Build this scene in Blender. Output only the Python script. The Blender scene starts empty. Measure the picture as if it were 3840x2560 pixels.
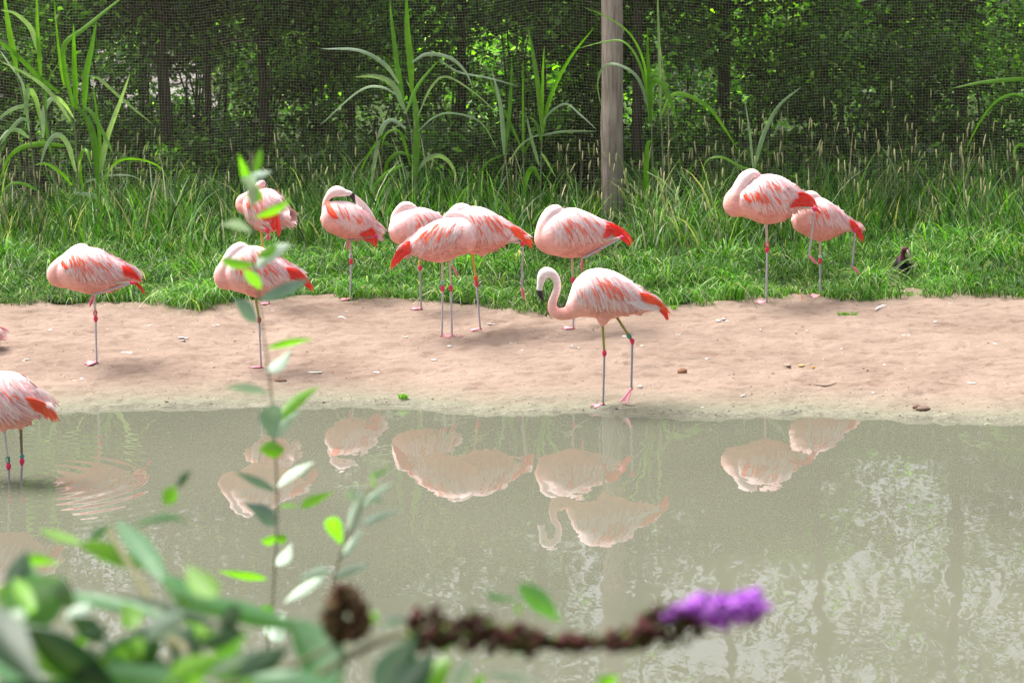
import bpy, bmesh, math, random
import numpy as np
from mathutils import Matrix, Vector
rng = np.random.default_rng(7)
random.seed(7)
S = bpy.context.scene
COL = S.collection

# ---------------------------------------------------------------- camera, sky, sun, exposure
CAM_H = 4.5; PITCH = 10.6; ROLL = -0.5; LENS = 105.0; FPX = LENS / 36 * 3840
cam_d = bpy.data.cameras.new('camera'); cam = bpy.data.objects.new('camera', cam_d); COL.objects.link(cam)
cam_d.lens = LENS; cam_d.sensor_width = 36; cam_d.clip_start = 0.1; cam_d.clip_end = 2000
CR = Matrix.Rotation(math.radians(90 - PITCH), 3, 'X') @ Matrix.Rotation(math.radians(ROLL), 3, 'Z')
cam.matrix_world = Matrix.Translation((0, 0, CAM_H)) @ CR.to_4x4()
cam_d.dof.use_dof = True; cam_d.dof.focus_distance = 22.6; cam_d.dof.aperture_fstop = 7.8
S.camera = cam
SUN_EL = 64.0; SUN_AZ = -55.0        # high hazy sun, from the left and a little beyond
w = bpy.data.worlds.new("World"); S.world = w; w.use_nodes = True
nt = w.node_tree; bg = nt.nodes['Background']
sky = nt.nodes.new('ShaderNodeTexSky'); sky.sky_type = 'NISHITA'; sky.sun_disc = False
sky.sun_elevation = math.radians(SUN_EL); sky.sun_rotation = math.radians(SUN_AZ)
sky.air_density = 1.0; sky.dust_density = 8.0; sky.ozone_density = 0.6
hz = nt.nodes.new('ShaderNodeHueSaturation'); hz.inputs['Saturation'].default_value = .58; nt.links.new(sky.outputs[0], hz.inputs['Color']); nt.links.new(hz.outputs[0], bg.inputs[0]); bg.inputs[1].default_value = 0.15
sl = bpy.data.lights.new('sun', 'SUN'); so = bpy.data.objects.new('sun', sl); COL.objects.link(so)
sl.energy = 3.9; sl.angle = math.radians(36); sl.color = (1.0, 0.975, 0.94)
sd = Vector((math.sin(math.radians(SUN_AZ)) * math.cos(math.radians(SUN_EL)), math.cos(math.radians(SUN_AZ)) * math.cos(math.radians(SUN_EL)), math.sin(math.radians(SUN_EL))))
so.rotation_euler = sd.to_track_quat('Z', 'Y').to_euler(); so.location = (0, 30, 30)
S.view_settings.view_transform = 'Standard'; S.view_settings.look = 'None'
S.view_settings.exposure = 0.86; S.view_settings.gamma = 1
S.render.engine = 'CYCLES'

# ---------------------------------------------------------------- pixel -> world (photo is 3840 x 2560)
CRn = np.array(CR); CP = np.array((0, 0, CAM_H))
def ray(px, py): return CRn @ np.array(((px - 1920) / FPX, -(py - 1280) / FPX, -1.0))
def at_y(px, py, Y):
    d = ray(px, py); return CP + d * (Y / d[1])
def at_z(px, py, z):
    d = ray(px, py); return CP + d * ((z - CAM_H) / d[2])
def at_d(px, py, dist): return CP + ray(px, py) * dist        # distance along the view axis

# ---------------------------------------------------------------- mesh helpers
def tag(o, label=None, cat=None, group=None, kind=None):
    if label: o['label'] = label
    if cat: o['category'] = cat
    if group: o['group'] = group
    if kind: o['kind'] = kind
    return o
def empty(name, loc, rz=0.0):
    o = bpy.data.objects.new(name, None); COL.objects.link(o); o.location = loc; o.rotation_euler = (0, 0, rz); o.empty_display_size = .1
    return o
def mesh_obj(name, V, F, mat, parent=None, col=None, smooth=True, loc=None):
    me = bpy.data.meshes.new(name)
    V = np.asarray(V, dtype=np.float32)
    if isinstance(F, np.ndarray):
        n, k = F.shape
        me.vertices.add(len(V)); me.vertices.foreach_set('co', V.ravel())
        me.loops.add(n * k); me.loops.foreach_set('vertex_index', F.ravel().astype(np.int32))
        me.polygons.add(n); me.polygons.foreach_set('loop_start', np.arange(0, n * k, k, dtype=np.int32))
        me.polygons.foreach_set('loop_total', np.full(n, k, dtype=np.int32))
        me.update(calc_edges=True)
    else:
        me.from_pydata([tuple(map(float, v)) for v in V], [], F)
    if smooth: me.polygons.foreach_set('use_smooth', np.ones(len(me.polygons), dtype=bool))
    if col is not None:
        a = me.color_attributes.new('Col', 'FLOAT_COLOR', 'POINT')
        c = np.ones((len(V), 4), dtype=np.float32); c[:, :3] = np.asarray(col, dtype=np.float32)
        a.data.foreach_set('color', c.ravel())
    me.materials.append(mat); me.update()
    o = bpy.data.objects.new(name, me); COL.objects.link(o)
    if parent: o.parent = parent
    if loc is not None: o.location = loc
    return o
class MB:
    """collects pieces with a colour each"""
    def __init__(s): s.V = []; s.F = []; s.C = []; s.n = 0
    def add(s, V, F, c=(1, 1, 1)):
        V = np.asarray(V, float).reshape(-1, 3)
        s.V.append(V); s.F += [tuple(int(i) + s.n for i in f) for f in F]; s.n += len(V)
        c = np.asarray(c, float); s.C.append(np.tile(c, (len(V), 1)) if c.ndim == 1 else c)
    def obj(s, name, mat, parent=None, off=None, smooth=True):
        V = np.concatenate(s.V)
        if off is not None: V = V - np.asarray(off)
        return mesh_obj(name, V, s.F, mat, parent, np.concatenate(s.C), smooth)
def catmull(P, n):
    P = np.asarray(P, float)
    if len(P) < 3:
        t = np.linspace(0, 1, n)[:, None]; return P[0] * (1 - t) + P[-1] * t
    Q = np.vstack([2 * P[0] - P[1], P, 2 * P[-1] - P[-2]])
    seg = np.linalg.norm(np.diff(P[:, :3], axis=0), axis=1); cum = np.concatenate([[0], np.cumsum(seg)])
    out = []
    for s in np.linspace(0, cum[-1], n):
        i = min(np.searchsorted(cum, s, side='right') - 1, len(P) - 2); t = (s - cum[i]) / max(seg[i], 1e-9)
        a, b, c, d = Q[i], Q[i + 1], Q[i + 2], Q[i + 3]
        out.append(.5 * ((2 * b) + (c - a) * t + (2 * a - 5 * b + 4 * c - d) * t * t + (3 * b - a - 3 * c + d) * t ** 3))
    return np.array(out)
def tube(P, R, k=8, cap=True):
    """closed tube along points P with radii R"""
    P = np.asarray(P, float); n = len(P); R = np.broadcast_to(np.asarray(R, float), (n,))
    T = np.gradient(P, axis=0); T /= np.linalg.norm(T, axis=1)[:, None] + 1e-12
    ref = np.array((0, 1, 0.)) if abs(T[0][1]) < .9 else np.array((1, 0, 0.))
    V = []; u = np.cross(T[0], ref); u /= np.linalg.norm(u)
    for i in range(n):
        u = u - T[i] * np.dot(u, T[i]); u /= np.linalg.norm(u) + 1e-12; v = np.cross(T[i], u)
        for j in range(k):
            a = 2 * math.pi * j / k; V.append(P[i] + R[i] * (math.cos(a) * u + math.sin(a) * v))
    F = [(i * k + j, i * k + (j + 1) % k, (i + 1) * k + (j + 1) % k, (i + 1) * k + j) for i in range(n - 1) for j in range(k)]
    if cap:
        V.append(P[0] - T[0] * R[0] * .5); V.append(P[-1] + T[-1] * R[-1] * .5); a = len(V) - 2
        F += [(a, (j + 1) % k, j) for j in range(k)]; F += [(a + 1, (n - 1) * k + j, (n - 1) * k + (j + 1) % k) for j in range(k)]
    return np.array(V), F
def blob(c, r, rgn, nu=9, nv=7, rough=.25):
    V = []; c = np.asarray(c, float); r = np.asarray(r, float)
    for i in range(1, nv):
        for j in range(nu):
            th = math.pi * i / nv; ph = 2 * math.pi * j / nu; q = 1 + rgn.uniform(-rough, rough)
            V.append(c + r * q * np.array((math.sin(th) * math.cos(ph), math.sin(th) * math.sin(ph), math.cos(th))))
    V.append(c + r * np.array((0, 0, 1))); V.append(c - r * np.array((0, 0, 1))); a = len(V) - 2
    F = [(i * nu + j, i * nu + (j + 1) % nu, (i + 1) * nu + (j + 1) % nu, (i + 1) * nu + j)[::-1] for i in range(nv - 2) for j in range(nu)]
    F += [(a, j, (j + 1) % nu) for j in range(nu)]; F += [(a + 1, (nv - 2) * nu + (j + 1) % nu, (nv - 2) * nu + j) for j in range(nu)]
    return np.array(V), F
class VN:
    """smooth value noise on numpy arrays"""
    def __init__(s, seed): s.t = np.random.default_rng(seed).random((256, 256))
    def __call__(s, x, y):
        xi = np.floor(x).astype(int); yi = np.floor(y).astype(int); fx = x - xi; fy = y - yi
        fx = fx * fx * (3 - 2 * fx); fy = fy * fy * (3 - 2 * fy); g = lambda a, b: s.t[a & 255, b & 255]
        return (g(xi, yi) * (1 - fx) + g(xi + 1, yi) * fx) * (1 - fy) + (g(xi, yi + 1) * (1 - fx) + g(xi + 1, yi + 1) * fx) * fy
vn = VN(3)
def fbm(x, y, o=4):
    v = 0; a = .5
    for i in range(o): v = v + a * vn(x * 2 ** i + 17 * i, y * 2 ** i + 31 * i); a *= .5
    return v

# ---------------------------------------------------------------- materials
def new_mat(name):
    m = bpy.data.materials.new(name); m.use_nodes = True; t = m.node_tree
    return m, t, t.nodes['Principled BSDF'], t.nodes['Material Output']
def N(t, ty, **k):
    n = t.nodes.new(ty)
    for a, b in k.items(): setattr(n, a, b)
    return n
def L(t, a, b): t.links.new(a, b)
def noise(t, vec, scale, detail=4, rough=.55, mscale=None):
    if mscale:
        mp = N(t, 'ShaderNodeMapping'); mp.inputs['Scale'].default_value = mscale; L(t, vec, mp.inputs[0]); vec = mp.outputs[0]
    n = N(t, 'ShaderNodeTexNoise'); n.inputs['Scale'].default_value = scale; n.inputs['Detail'].default_value = detail; n.inputs['Roughness'].default_value = rough
    L(t, vec, n.inputs['Vector']); return n
def ramp(t, fac, stops):
    r = N(t, 'ShaderNodeValToRGB'); e = r.color_ramp.elements
    while len(e) < len(stops): e.new(.5)
    for i, (p, c) in enumerate(stops): e[i].position = p; e[i].color = (*c, 1) if len(c) == 3 else c
    L(t, fac, r.inputs[0]); return r
def mixc(t, a, b, fac, mode='MIX'):
    m = N(t, 'ShaderNodeMix', data_type='RGBA', blend_type=mode)
    for s, v in ((0, fac), (6, a), (7, b)):
        if isinstance(v, (int, float)): m.inputs[s].default_value = v
        elif isinstance(v, tuple): m.inputs[s].default_value = (*v, 1)
        else: L(t, v, m.inputs[s])
    return m.outputs[2]
def bump(t, h, strength, dist, bsdf, chain=None):
    b = N(t, 'ShaderNodeBump'); b.inputs['Strength'].default_value = strength; b.inputs['Distance'].default_value = dist
    L(t, h, b.inputs['Height'])
    if chain: L(t, chain.outputs[0], b.inputs['Normal'])
    L(t, b.outputs[0], bsdf.inputs['Normal']); return b
def vcol(t): return N(t, 'ShaderNodeVertexColor', layer_name='Col').outputs[0]
def coord(t, which='Object'): return N(t, 'ShaderNodeTexCoord').outputs[which]

def m_plumage():
    m, t, b, o = new_mat('plumage'); c = coord(t)
    n = noise(t, c, 34, 4, .6, (.55, 1, 1.5)); n2 = noise(t, c, 9, 3)
    v = ramp(t, n.outputs[0], [(.3, (.86, .80, .80)), (.7, (1.05, 1.05, 1.05))])
    v2 = ramp(t, n2.outputs[0], [(.3, (.97, .90, .90)), (.7, (1.03, 1.04, 1.04))])
    col = mixc(t, mixc(t, vcol(t), v.outputs[0], 1.0, 'MULTIPLY'), v2.outputs[0], 1.0, 'MULTIPLY')
    L(t, col, b.inputs['Base Color']); b.inputs['Roughness'].default_value = .75; b.inputs['Specular IOR Level'].default_value = .25
    b.inputs['Sheen Weight'].default_value = .15; b.inputs['Subsurface Weight'].default_value = .12; b.inputs['Subsurface Radius'].default_value = (.02, .008, .006); b.inputs['Subsurface Scale'].default_value = .5
    bump(t, n.outputs[0], .45, .006, b); return m
def m_feather():
    m, t, b, o = new_mat('feather'); c = coord(t)
    n = noise(t, c, 60, 3, .6, (.6, 1, 1.2))
    v = ramp(t, n.outputs[0], [(.3, (.96, .90, .90)), (.7, (1.04, 1.04, 1.04))])
    L(t, mixc(t, vcol(t), v.outputs[0], 1.0, 'MULTIPLY'), b.inputs['Base Color']); b.inputs['Roughness'].default_value = .6; b.inputs['Specular IOR Level'].default_value = .3
    tr = N(t, 'ShaderNodeBsdfTranslucent'); L(t, vcol(t), tr.inputs[0]); mx = N(t, 'ShaderNodeMixShader'); mx.inputs[0].default_value = .18
    L(t, b.outputs[0], mx.inputs[1]); L(t, tr.outputs[0], mx.inputs[2]); L(t, mx.outputs[0], o.inputs[0])
    bump(t, n.outputs[0], .3, .003, b); return m
def m_vc(name, rough=.5, spec=.4, nscale=80, bs=.2, bd=.002):
    m, t, b, o = new_mat(name); c = coord(t); n = noise(t, c, nscale, 3)
    v = ramp(t, n.outputs[0], [(.3, (.82, .82, .82)), (.7, (1.1, 1.1, 1.1))])
    L(t, mixc(t, vcol(t), v.outputs[0], 1.0, 'MULTIPLY'), b.inputs['Base Color']); b.inputs['Roughness'].default_value = rough; b.inputs['Specular IOR Level'].default_value = spec
    bump(t, n.outputs[0], bs, bd, b); return m
def m_leaf(name, trans=.4, rough=.45, spec=.4, tcol=(1.5, 1.9, .6)):
    m, t, b, o = new_mat(name); vc = vcol(t)
    n = noise(t, coord(t), 12, 3); v = ramp(t, n.outputs[0], [(.3, (.8, .8, .8)), (.7, (1.15, 1.15, 1.15))])
    cc = mixc(t, vc, v.outputs[0], 1.0, 'MULTIPLY')
    L(t, cc, b.inputs['Base Color']); b.inputs['Roughness'].default_value = rough; b.inputs['Specular IOR Level'].default_value = spec
    tr = N(t, 'ShaderNodeBsdfTranslucent'); L(t, mixc(t, cc, tcol, 1.0, 'MULTIPLY'), tr.inputs[0])
    mx = N(t, 'ShaderNodeMixShader'); mx.inputs[0].default_value = trans; L(t, b.outputs[0], mx.inputs[1]); L(t, tr.outputs[0], mx.inputs[2]); L(t, mx.outputs[0], o.inputs[0])
    return m
def m_wood(name, c1, c2, sc=6, bd=.01):
    m, t, b, o = new_mat(name); c = coord(t)
    n = noise(t, c, sc, 6, .65, (6, 6, .5)); n2 = noise(t, c, 2.2, 4)
    r = ramp(t, n.outputs[0], [(.33, c1), (.62, c2)])
    r2 = ramp(t, n2.outputs[0], [(.3, (.75, .74, .74)), (.7, (1.12, 1.1, 1.1))])
    L(t, mixc(t, r.outputs[0], r2.outputs[0], 1.0, 'MULTIPLY'), b.inputs['Base Color']); b.inputs['Roughness'].default_value = .85; b.inputs['Specular IOR Level'].default_value = .2
    bump(t, n.outputs[0], .7, bd, b); return m
MP = m_plumage(); MF = m_feather(); MLEG = m_vc('leg_skin', .5, .35, 120); MBAND = m_vc('plastic_ring', .35, .5, 60, .05)
MHORN = m_vc('bill_horn', .35, .5, 90); MCLOD = m_vc('earth_clod', .95, .1, 40, .8, .01)
MGRASS = m_leaf('grass_blade', .38, .45, .35, (1.3, 1.6, .5)); MREED = m_leaf('reed_blade', .42, .38, .45, (1.35, 1.7, .4))
MTREE = m_leaf('tree_leaf', .42, .5, .3, (1.6, 2.1, .5)); MBUSH = m_leaf('bush_leaf', .45, .42, .4, (1.6, 2.2, .25))
MFELT = m_leaf('felted_leaf', .15, .7, .2, (1, 1.2, .8)); MFLOR = m_leaf('floret', .25, .7, .2, (1.2, 1, 1.2))
MPOST = m_wood('weathered_post', (.27, .215, .175), (.52, .44, .38)); MBARK = m_wood('bark', (.045, .042, .03), (.12, .105, .08), 5, .02)
MSTALK = m_vc('dry_stalk', .6, .3, 40)
m, t, b, o = new_mat('net_cord'); b.inputs['Base Color'].default_value = (.38, .355, .25, 1); b.inputs['Roughness'].default_value = .7; MNET = m

# sand: pale reddish earth, damp green film by the water
def m_sand():
    m, t, b, o = new_mat('sand'); c = coord(t)
    n1 = noise(t, c, 1.3, 5, .6); n2 = noise(t, c, 9, 6, .65, (.6, 1, 1)); n3 = noise(t, c, 62, 6, .78, (.7, 1, 1)); n4 = noise(t, c, 3.2, 4, .6, (.5, 1, 1))
    base = ramp(t, n1.outputs[0], [(.3, (.212, .153, .119)), (.7, (.292, .220, .175))])
    c2 = ramp(t, n2.outputs[0], [(.28, (.72, .66, .62)), (.5, (1, 1, 1)), (.8, (1.1, 1.08, 1.06))])
    c3 = ramp(t, n3.outputs[0], [(.30, (.32, .26, .23)), (.43, (.98, .97, .96)), (.64, (1.0, 1.0, 1.0)), (.72, (1.45, 1.45, 1.45))])
    col = mixc(t, mixc(t, base.outputs[0], c2.outputs[0], 1.0, 'MULTIPLY'), c3.outputs[0], .8, 'MULTIPLY')
    vc = N(t, 'ShaderNodeVertexColor', layer_name='Col'); sp = N(t, 'ShaderNodeSeparateColor'); L(t, vc.outputs[0], sp.inputs[0])
    ad = N(t, 'ShaderNodeMath', operation='MULTIPLY_ADD'); L(t, n2.outputs[0], ad.inputs[0]); ad.inputs[1].default_value = .7; ad.inputs[2].default_value = -.35
    s = N(t, 'ShaderNodeMath', operation='ADD', use_clamp=True); L(t, sp.outputs[0], s.inputs[0]); L(t, ad.outputs[0], s.inputs[1])
    green = ramp(t, n3.outputs[0], [(.3, (.12, .12, .08)), (.7, (.255, .250, .185))])
    wet = N(t, 'ShaderNodeMath', operation='MULTIPLY'); L(t, s.outputs[0], wet.inputs[0]); L(t, sp.outputs[0], wet.inputs[1])
    col = mixc(t, col, green.outputs[0], wet.outputs[0])
    dk = ramp(t, n3.outputs[0], [(.35, (.05, .045, .035)), (.7, (.36, .33, .28))])
    col = mixc(t, col, dk.outputs[0], sp.outputs[1])
    L(t, col, b.inputs['Base Color'])
    b.inputs['Roughness'].default_value = .92; b.inputs['Specular IOR Level'].default_value = .2
    b1 = bump(t, n2.outputs[0], .8, .04, b); b2 = bump(t, n3.outputs[0], .8, .010, b, b1); bump(t, n4.outputs[0], .5, .05, b, b2)
    return m
def m_soil(name, a, c2, sc=4):
    m, t, b, o = new_mat(name); c = coord(t); n = noise(t, c, sc, 6, .65)
    r = ramp(t, n.outputs[0], [(.3, a), (.7, c2)]); L(t, r.outputs[0], b.inputs['Base Color']); b.inputs['Roughness'].default_value = .95; b.inputs['Specular IOR Level'].default_value = .1
    bump(t, n.outputs[0], .6, .05, b); return m
MSAND = m_sand(); MSOIL = m_soil('soil', (.018, .020, .009), (.045, .045, .02)); MBANK = m_soil('bank_soil', (.06, .055, .03), (.14, .12, .07)); MGRD = m_soil('forest_floor', (.02, .04, .01), (.055, .075, .025), 1.3)
def m_water():
    m, t, b, o = new_mat('pond_water'); c = coord(t)
    n = noise(t, c, 1.0, 2, .5, (2.6, 1.2, 1)); n2 = noise(t, c, 1.0, 2, .5, (9, 5, 1)); n0 = noise(t, c, .35, 2, .5)
    cc = ramp(t, n0.outputs[0], [(.3, (.112, .115, .084)), (.7, (.136, .138, .102))])
    L(t, cc.outputs[0], b.inputs['Base Color']); b.inputs['Roughness'].default_value = .0; b.inputs['IOR'].default_value = 1.5; b.inputs['Specular IOR Level'].default_value = .5
    b1 = bump(t, n.outputs[0], 1.0, .0034, b); b2 = bump(t, n2.outputs[0], 1.0, .0004, b, b1)
    # rings spreading from the wading bird's legs
    p = at_z(110, 1800, 0)
    mp = N(t, 'ShaderNodeMapping'); mp.inputs['Location'].default_value = (-p[0], -p[1], 0); L(t, c, mp.inputs[0])
    ln = N(t, 'ShaderNodeVectorMath', operation='LENGTH'); L(t, mp.outputs[0], ln.inputs[0])
    mu = N(t, 'ShaderNodeMath', operation='MULTIPLY'); L(t, ln.outputs['Value'], mu.inputs[0]); mu.inputs[1].default_value = 42
    sn = N(t, 'ShaderNodeMath', operation='SINE'); L(t, mu.outputs[0], sn.inputs[0])
    fo = N(t, 'ShaderNodeMapRange'); L(t, ln.outputs['Value'], fo.inputs[0]); fo.inputs[1].default_value = .15; fo.inputs[2].default_value = 1.7; fo.inputs[3].default_value = 1; fo.inputs[4].default_value = 0
    mm = N(t, 'ShaderNodeMath', operation='MULTIPLY'); L(t, sn.outputs[0], mm.inputs[0]); L(t, fo.outputs[0], mm.inputs[1])
    bump(t, mm.outputs[0], 1.0, .0006, b, b2)
    return m
MWATER = m_water()

# ---------------------------------------------------------------- ground
D2S = 3840 / 2352
shore_px = [(-200, 952), (0, 950), (140, 948), (300, 940), (480, 938), (600, 935), (850, 932), (950, 936), (1050, 945), (1130, 953), (1250, 950), (1350, 945), (1450, 950), (1500, 953), (1650, 960), (1750, 956), (1900, 955), (2000, 960), (2100, 965), (2352, 972), (2600, 978)]
edge_px = [(-200, 705), (0, 702), (200, 700), (250, 696), (480, 702), (600, 692), (750, 680), (1000, 696), (1250, 712), (1400, 704), (1530, 702), (1700, 690), (1800, 678), (1950, 690), (2050, 682), (2110, 675), (2230, 672), (2352, 685), (2600, 685)]
sh = np.array([at_z(x * D2S, y * D2S, 0)[:2] for x, y in shore_px]); ed = np.array([at_z(x * D2S, y * D2S, .25)[:2] for x, y in edge_px])
def shoreY(X): return np.interp(X, sh[:, 0], sh[:, 1]) + .05 * (vn(X * 1.7 + 50, X * 0 + 5) - .5) + .025 * (vn(X * 9, X * 0 + 9) - .5)
def edgeY(X): return np.interp(X, ed[:, 0], ed[:, 1])
def gz(X, Y, fine=True):
    X = np.asarray(X, float); Y = np.asarray(Y, float)
    ys = shoreY(X); ye = edgeY(X); d = Y - ys; t = d / (ye - ys)
    z = np.where(d < 0, np.maximum(d * .35, -.7), .022 * (1 - np.exp(-np.maximum(d, 0) / .02)) + .225 * np.clip(t, 0, 1) ** .9 + .03 * np.maximum(Y - ye, 0))
    k = np.clip(d / .25, 0, 1)
    z = z + k * (.045 * (fbm(X * .9, Y * 1.3, 3) - .45)) * np.clip(1.2 - abs(t - .6), 0, 1)
    if fine: z = z + np.clip(d / .03, 0, 1) * (.05 * (fbm(X * 4, Y * 7, 5) - .47) + .012 * (vn(X * 22, Y * 30) - .5) * (1 - .6 * k) + .016 * np.maximum(vn(X * 14 + 9, Y * 20) - .62, 0) * 2.2 * (vn(X * 1.9, Y * 2.6 + 40) > .45) - .020 * np.maximum(vn(X * 17 + 90, Y * 24) - .66, 0) * 2.5)
    return z
def at_ground(px, py):
    z = .1
    for _ in range(12):
        p = at_z(px, py, z); z = float(gz(p[0], p[1], False))
    p = at_z(px, py, z); p[2] = float(gz(p[0], p[1])); return p
def grid(xs, ys):
    X, Y = np.meshgrid(xs, ys); nx = len(xs); ny = len(ys)
    i = np.arange(ny - 1)[:, None] * nx + np.arange(nx - 1)[None, :]
    return X.ravel(), Y.ravel(), np.stack([i, i + 1, i + nx + 1, i + nx], -1).reshape(-1, 4)
xs = np.concatenate([np.linspace(-14, -5.2, 30)[:-1], np.arange(-5.2, 5.2, .024), np.linspace(5.2, 14, 30)])
ys = np.concatenate([np.linspace(17, 20.4, 30)[:-1], np.arange(20.4, 26.9, .026), np.linspace(26.9, 28, 8)])
X, Y, F = grid(xs, ys); Z = gz(X, Y); d = Y - shoreY(X)
cv = np.zeros((len(X), 3)); cv[:, 0] = np.clip(1.1 - d / .85, 0, 1) * (d > -.2); cv[:, 1] = np.clip(1 - abs(d - .03) / .05, 0, 1) * .4
sand = mesh_obj('sand_bank', np.stack([X, Y, Z], 1), F, MSAND, col=cv); tag(sand, kind='structure')
# soil under the long grass and out to the far fields
xs = np.concatenate([[-400, -120, -40], np.linspace(-14, 14, 120), [40, 120, 400]]); ts = np.concatenate([np.linspace(0, 1, 14), [2, 4, 8, 16, 32, 80, 300]])
V = []
for tt in ts:
    for x in xs:
        y = edgeY(x) + .10 + .10 * (vn(np.array(x * 3.), np.array(2.)) - .5) + tt * 8 * (1 if tt > 0 else 0); V.append((x, y, float(gz(x, min(y, 31.5), False)) + .004))
n = len(xs); F = np.array([(i * n + j, i * n + j + 1, (i + 1) * n + j + 1, (i + 1) * n + j) for i in range(len(ts) - 1) for j in range(n - 1)])
tag(mesh_obj('meadow_ground', V, F, MSOIL), kind='structure')
xs = np.linspace(-40, 40, 60); ys2 = np.linspace(33.6, 110, 50); X, Y, F = grid(xs, ys2)
tag(mesh_obj('clearing_ground', np.stack([X, Y, .5 + .012 * (Y - 33.6) + .25 * (fbm(X * .3, Y * .3) - .45)], 1), F, MGRD), kind='structure')
pa = [at_y(x * D2S, 300, yy)[0] for x, yy in ((250, 35), (520, 35), (500, 47), (290, 47))]
MPATH = m_soil('pale_path', (.10, .09, .085), (.26, .23, .235), 2.2)
tag(mesh_obj('path', [(pa[0], 35, .62), (pa[1], 35, .62), (pa[2] + .3, 41, .75), (pa[2], 47, .9), (pa[3], 47, .9), (pa[3] - .3, 41, .75)], [(0, 1, 2, 5), (5, 2, 3, 4)], MPATH), kind='structure')
# water and the near bank below the viewer
tag(mesh_obj('pond_water', [(-60, 4, 0), (60, 4, 0), (60, 24, 0), (-60, 24, 0)], [(0, 1, 2, 3)], MWATER), kind='structure')
xs = np.linspace(-40, 40, 120); ys2 = np.concatenate([[-60, -20, -5], np.linspace(-2, 9, 60)]); X, Y, F = grid(xs, ys2)
tt = np.clip((7.3 - Y) / 5.5, 0, 1); Z = -.35 + 3.2 * tt * tt * (3 - 2 * tt) + .12 * (fbm(X, Y) - .45)
Z = np.where(Y > 7.3, -.35 - .3 * (Y - 7.3), Z)
tag(mesh_obj('near_bank', np.stack([X, Y, Z], 1), F, MBANK), kind='structure')
def bankz(x, y):
    q = min(max((7.3 - y) / 5.5, 0), 1); return -.35 + 3.2 * q * q * (3 - 2 * q) + .12 * float(fbm(np.array(float(x)), np.array(float(y))) - .45)

# ---------------------------------------------------------------- ribbons (grass, reeds, leaves)
def ribbon(P, W, side, fold=.25):
    """3-wide ribbon along P; side = width direction per point, W = full widths"""
    P = np.asarray(P, float); n = len(P); T = np.gradient(P, axis=0); T /= np.linalg.norm(T, axis=1)[:, None] + 1e-12
    s = np.asarray(side, float); s = np.broadcast_to(s, P.shape) - T * np.sum(T * s, 1)[:, None]; s = s / (np.linalg.norm(s, axis=1)[:, None] + 1e-12)
    nn = np.cross(T, s); W = np.asarray(W)[:, None]
    V = np.stack([P - s * W / 2, P - nn * W * fold, P + s * W / 2], 1).reshape(-1, 3)
    F = [(i * 3 + j, i * 3 + j + 1, (i + 1) * 3 + j + 1, (i + 1) * 3 + j) for i in range(n - 1) for j in range(2)]
    return V, F

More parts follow.
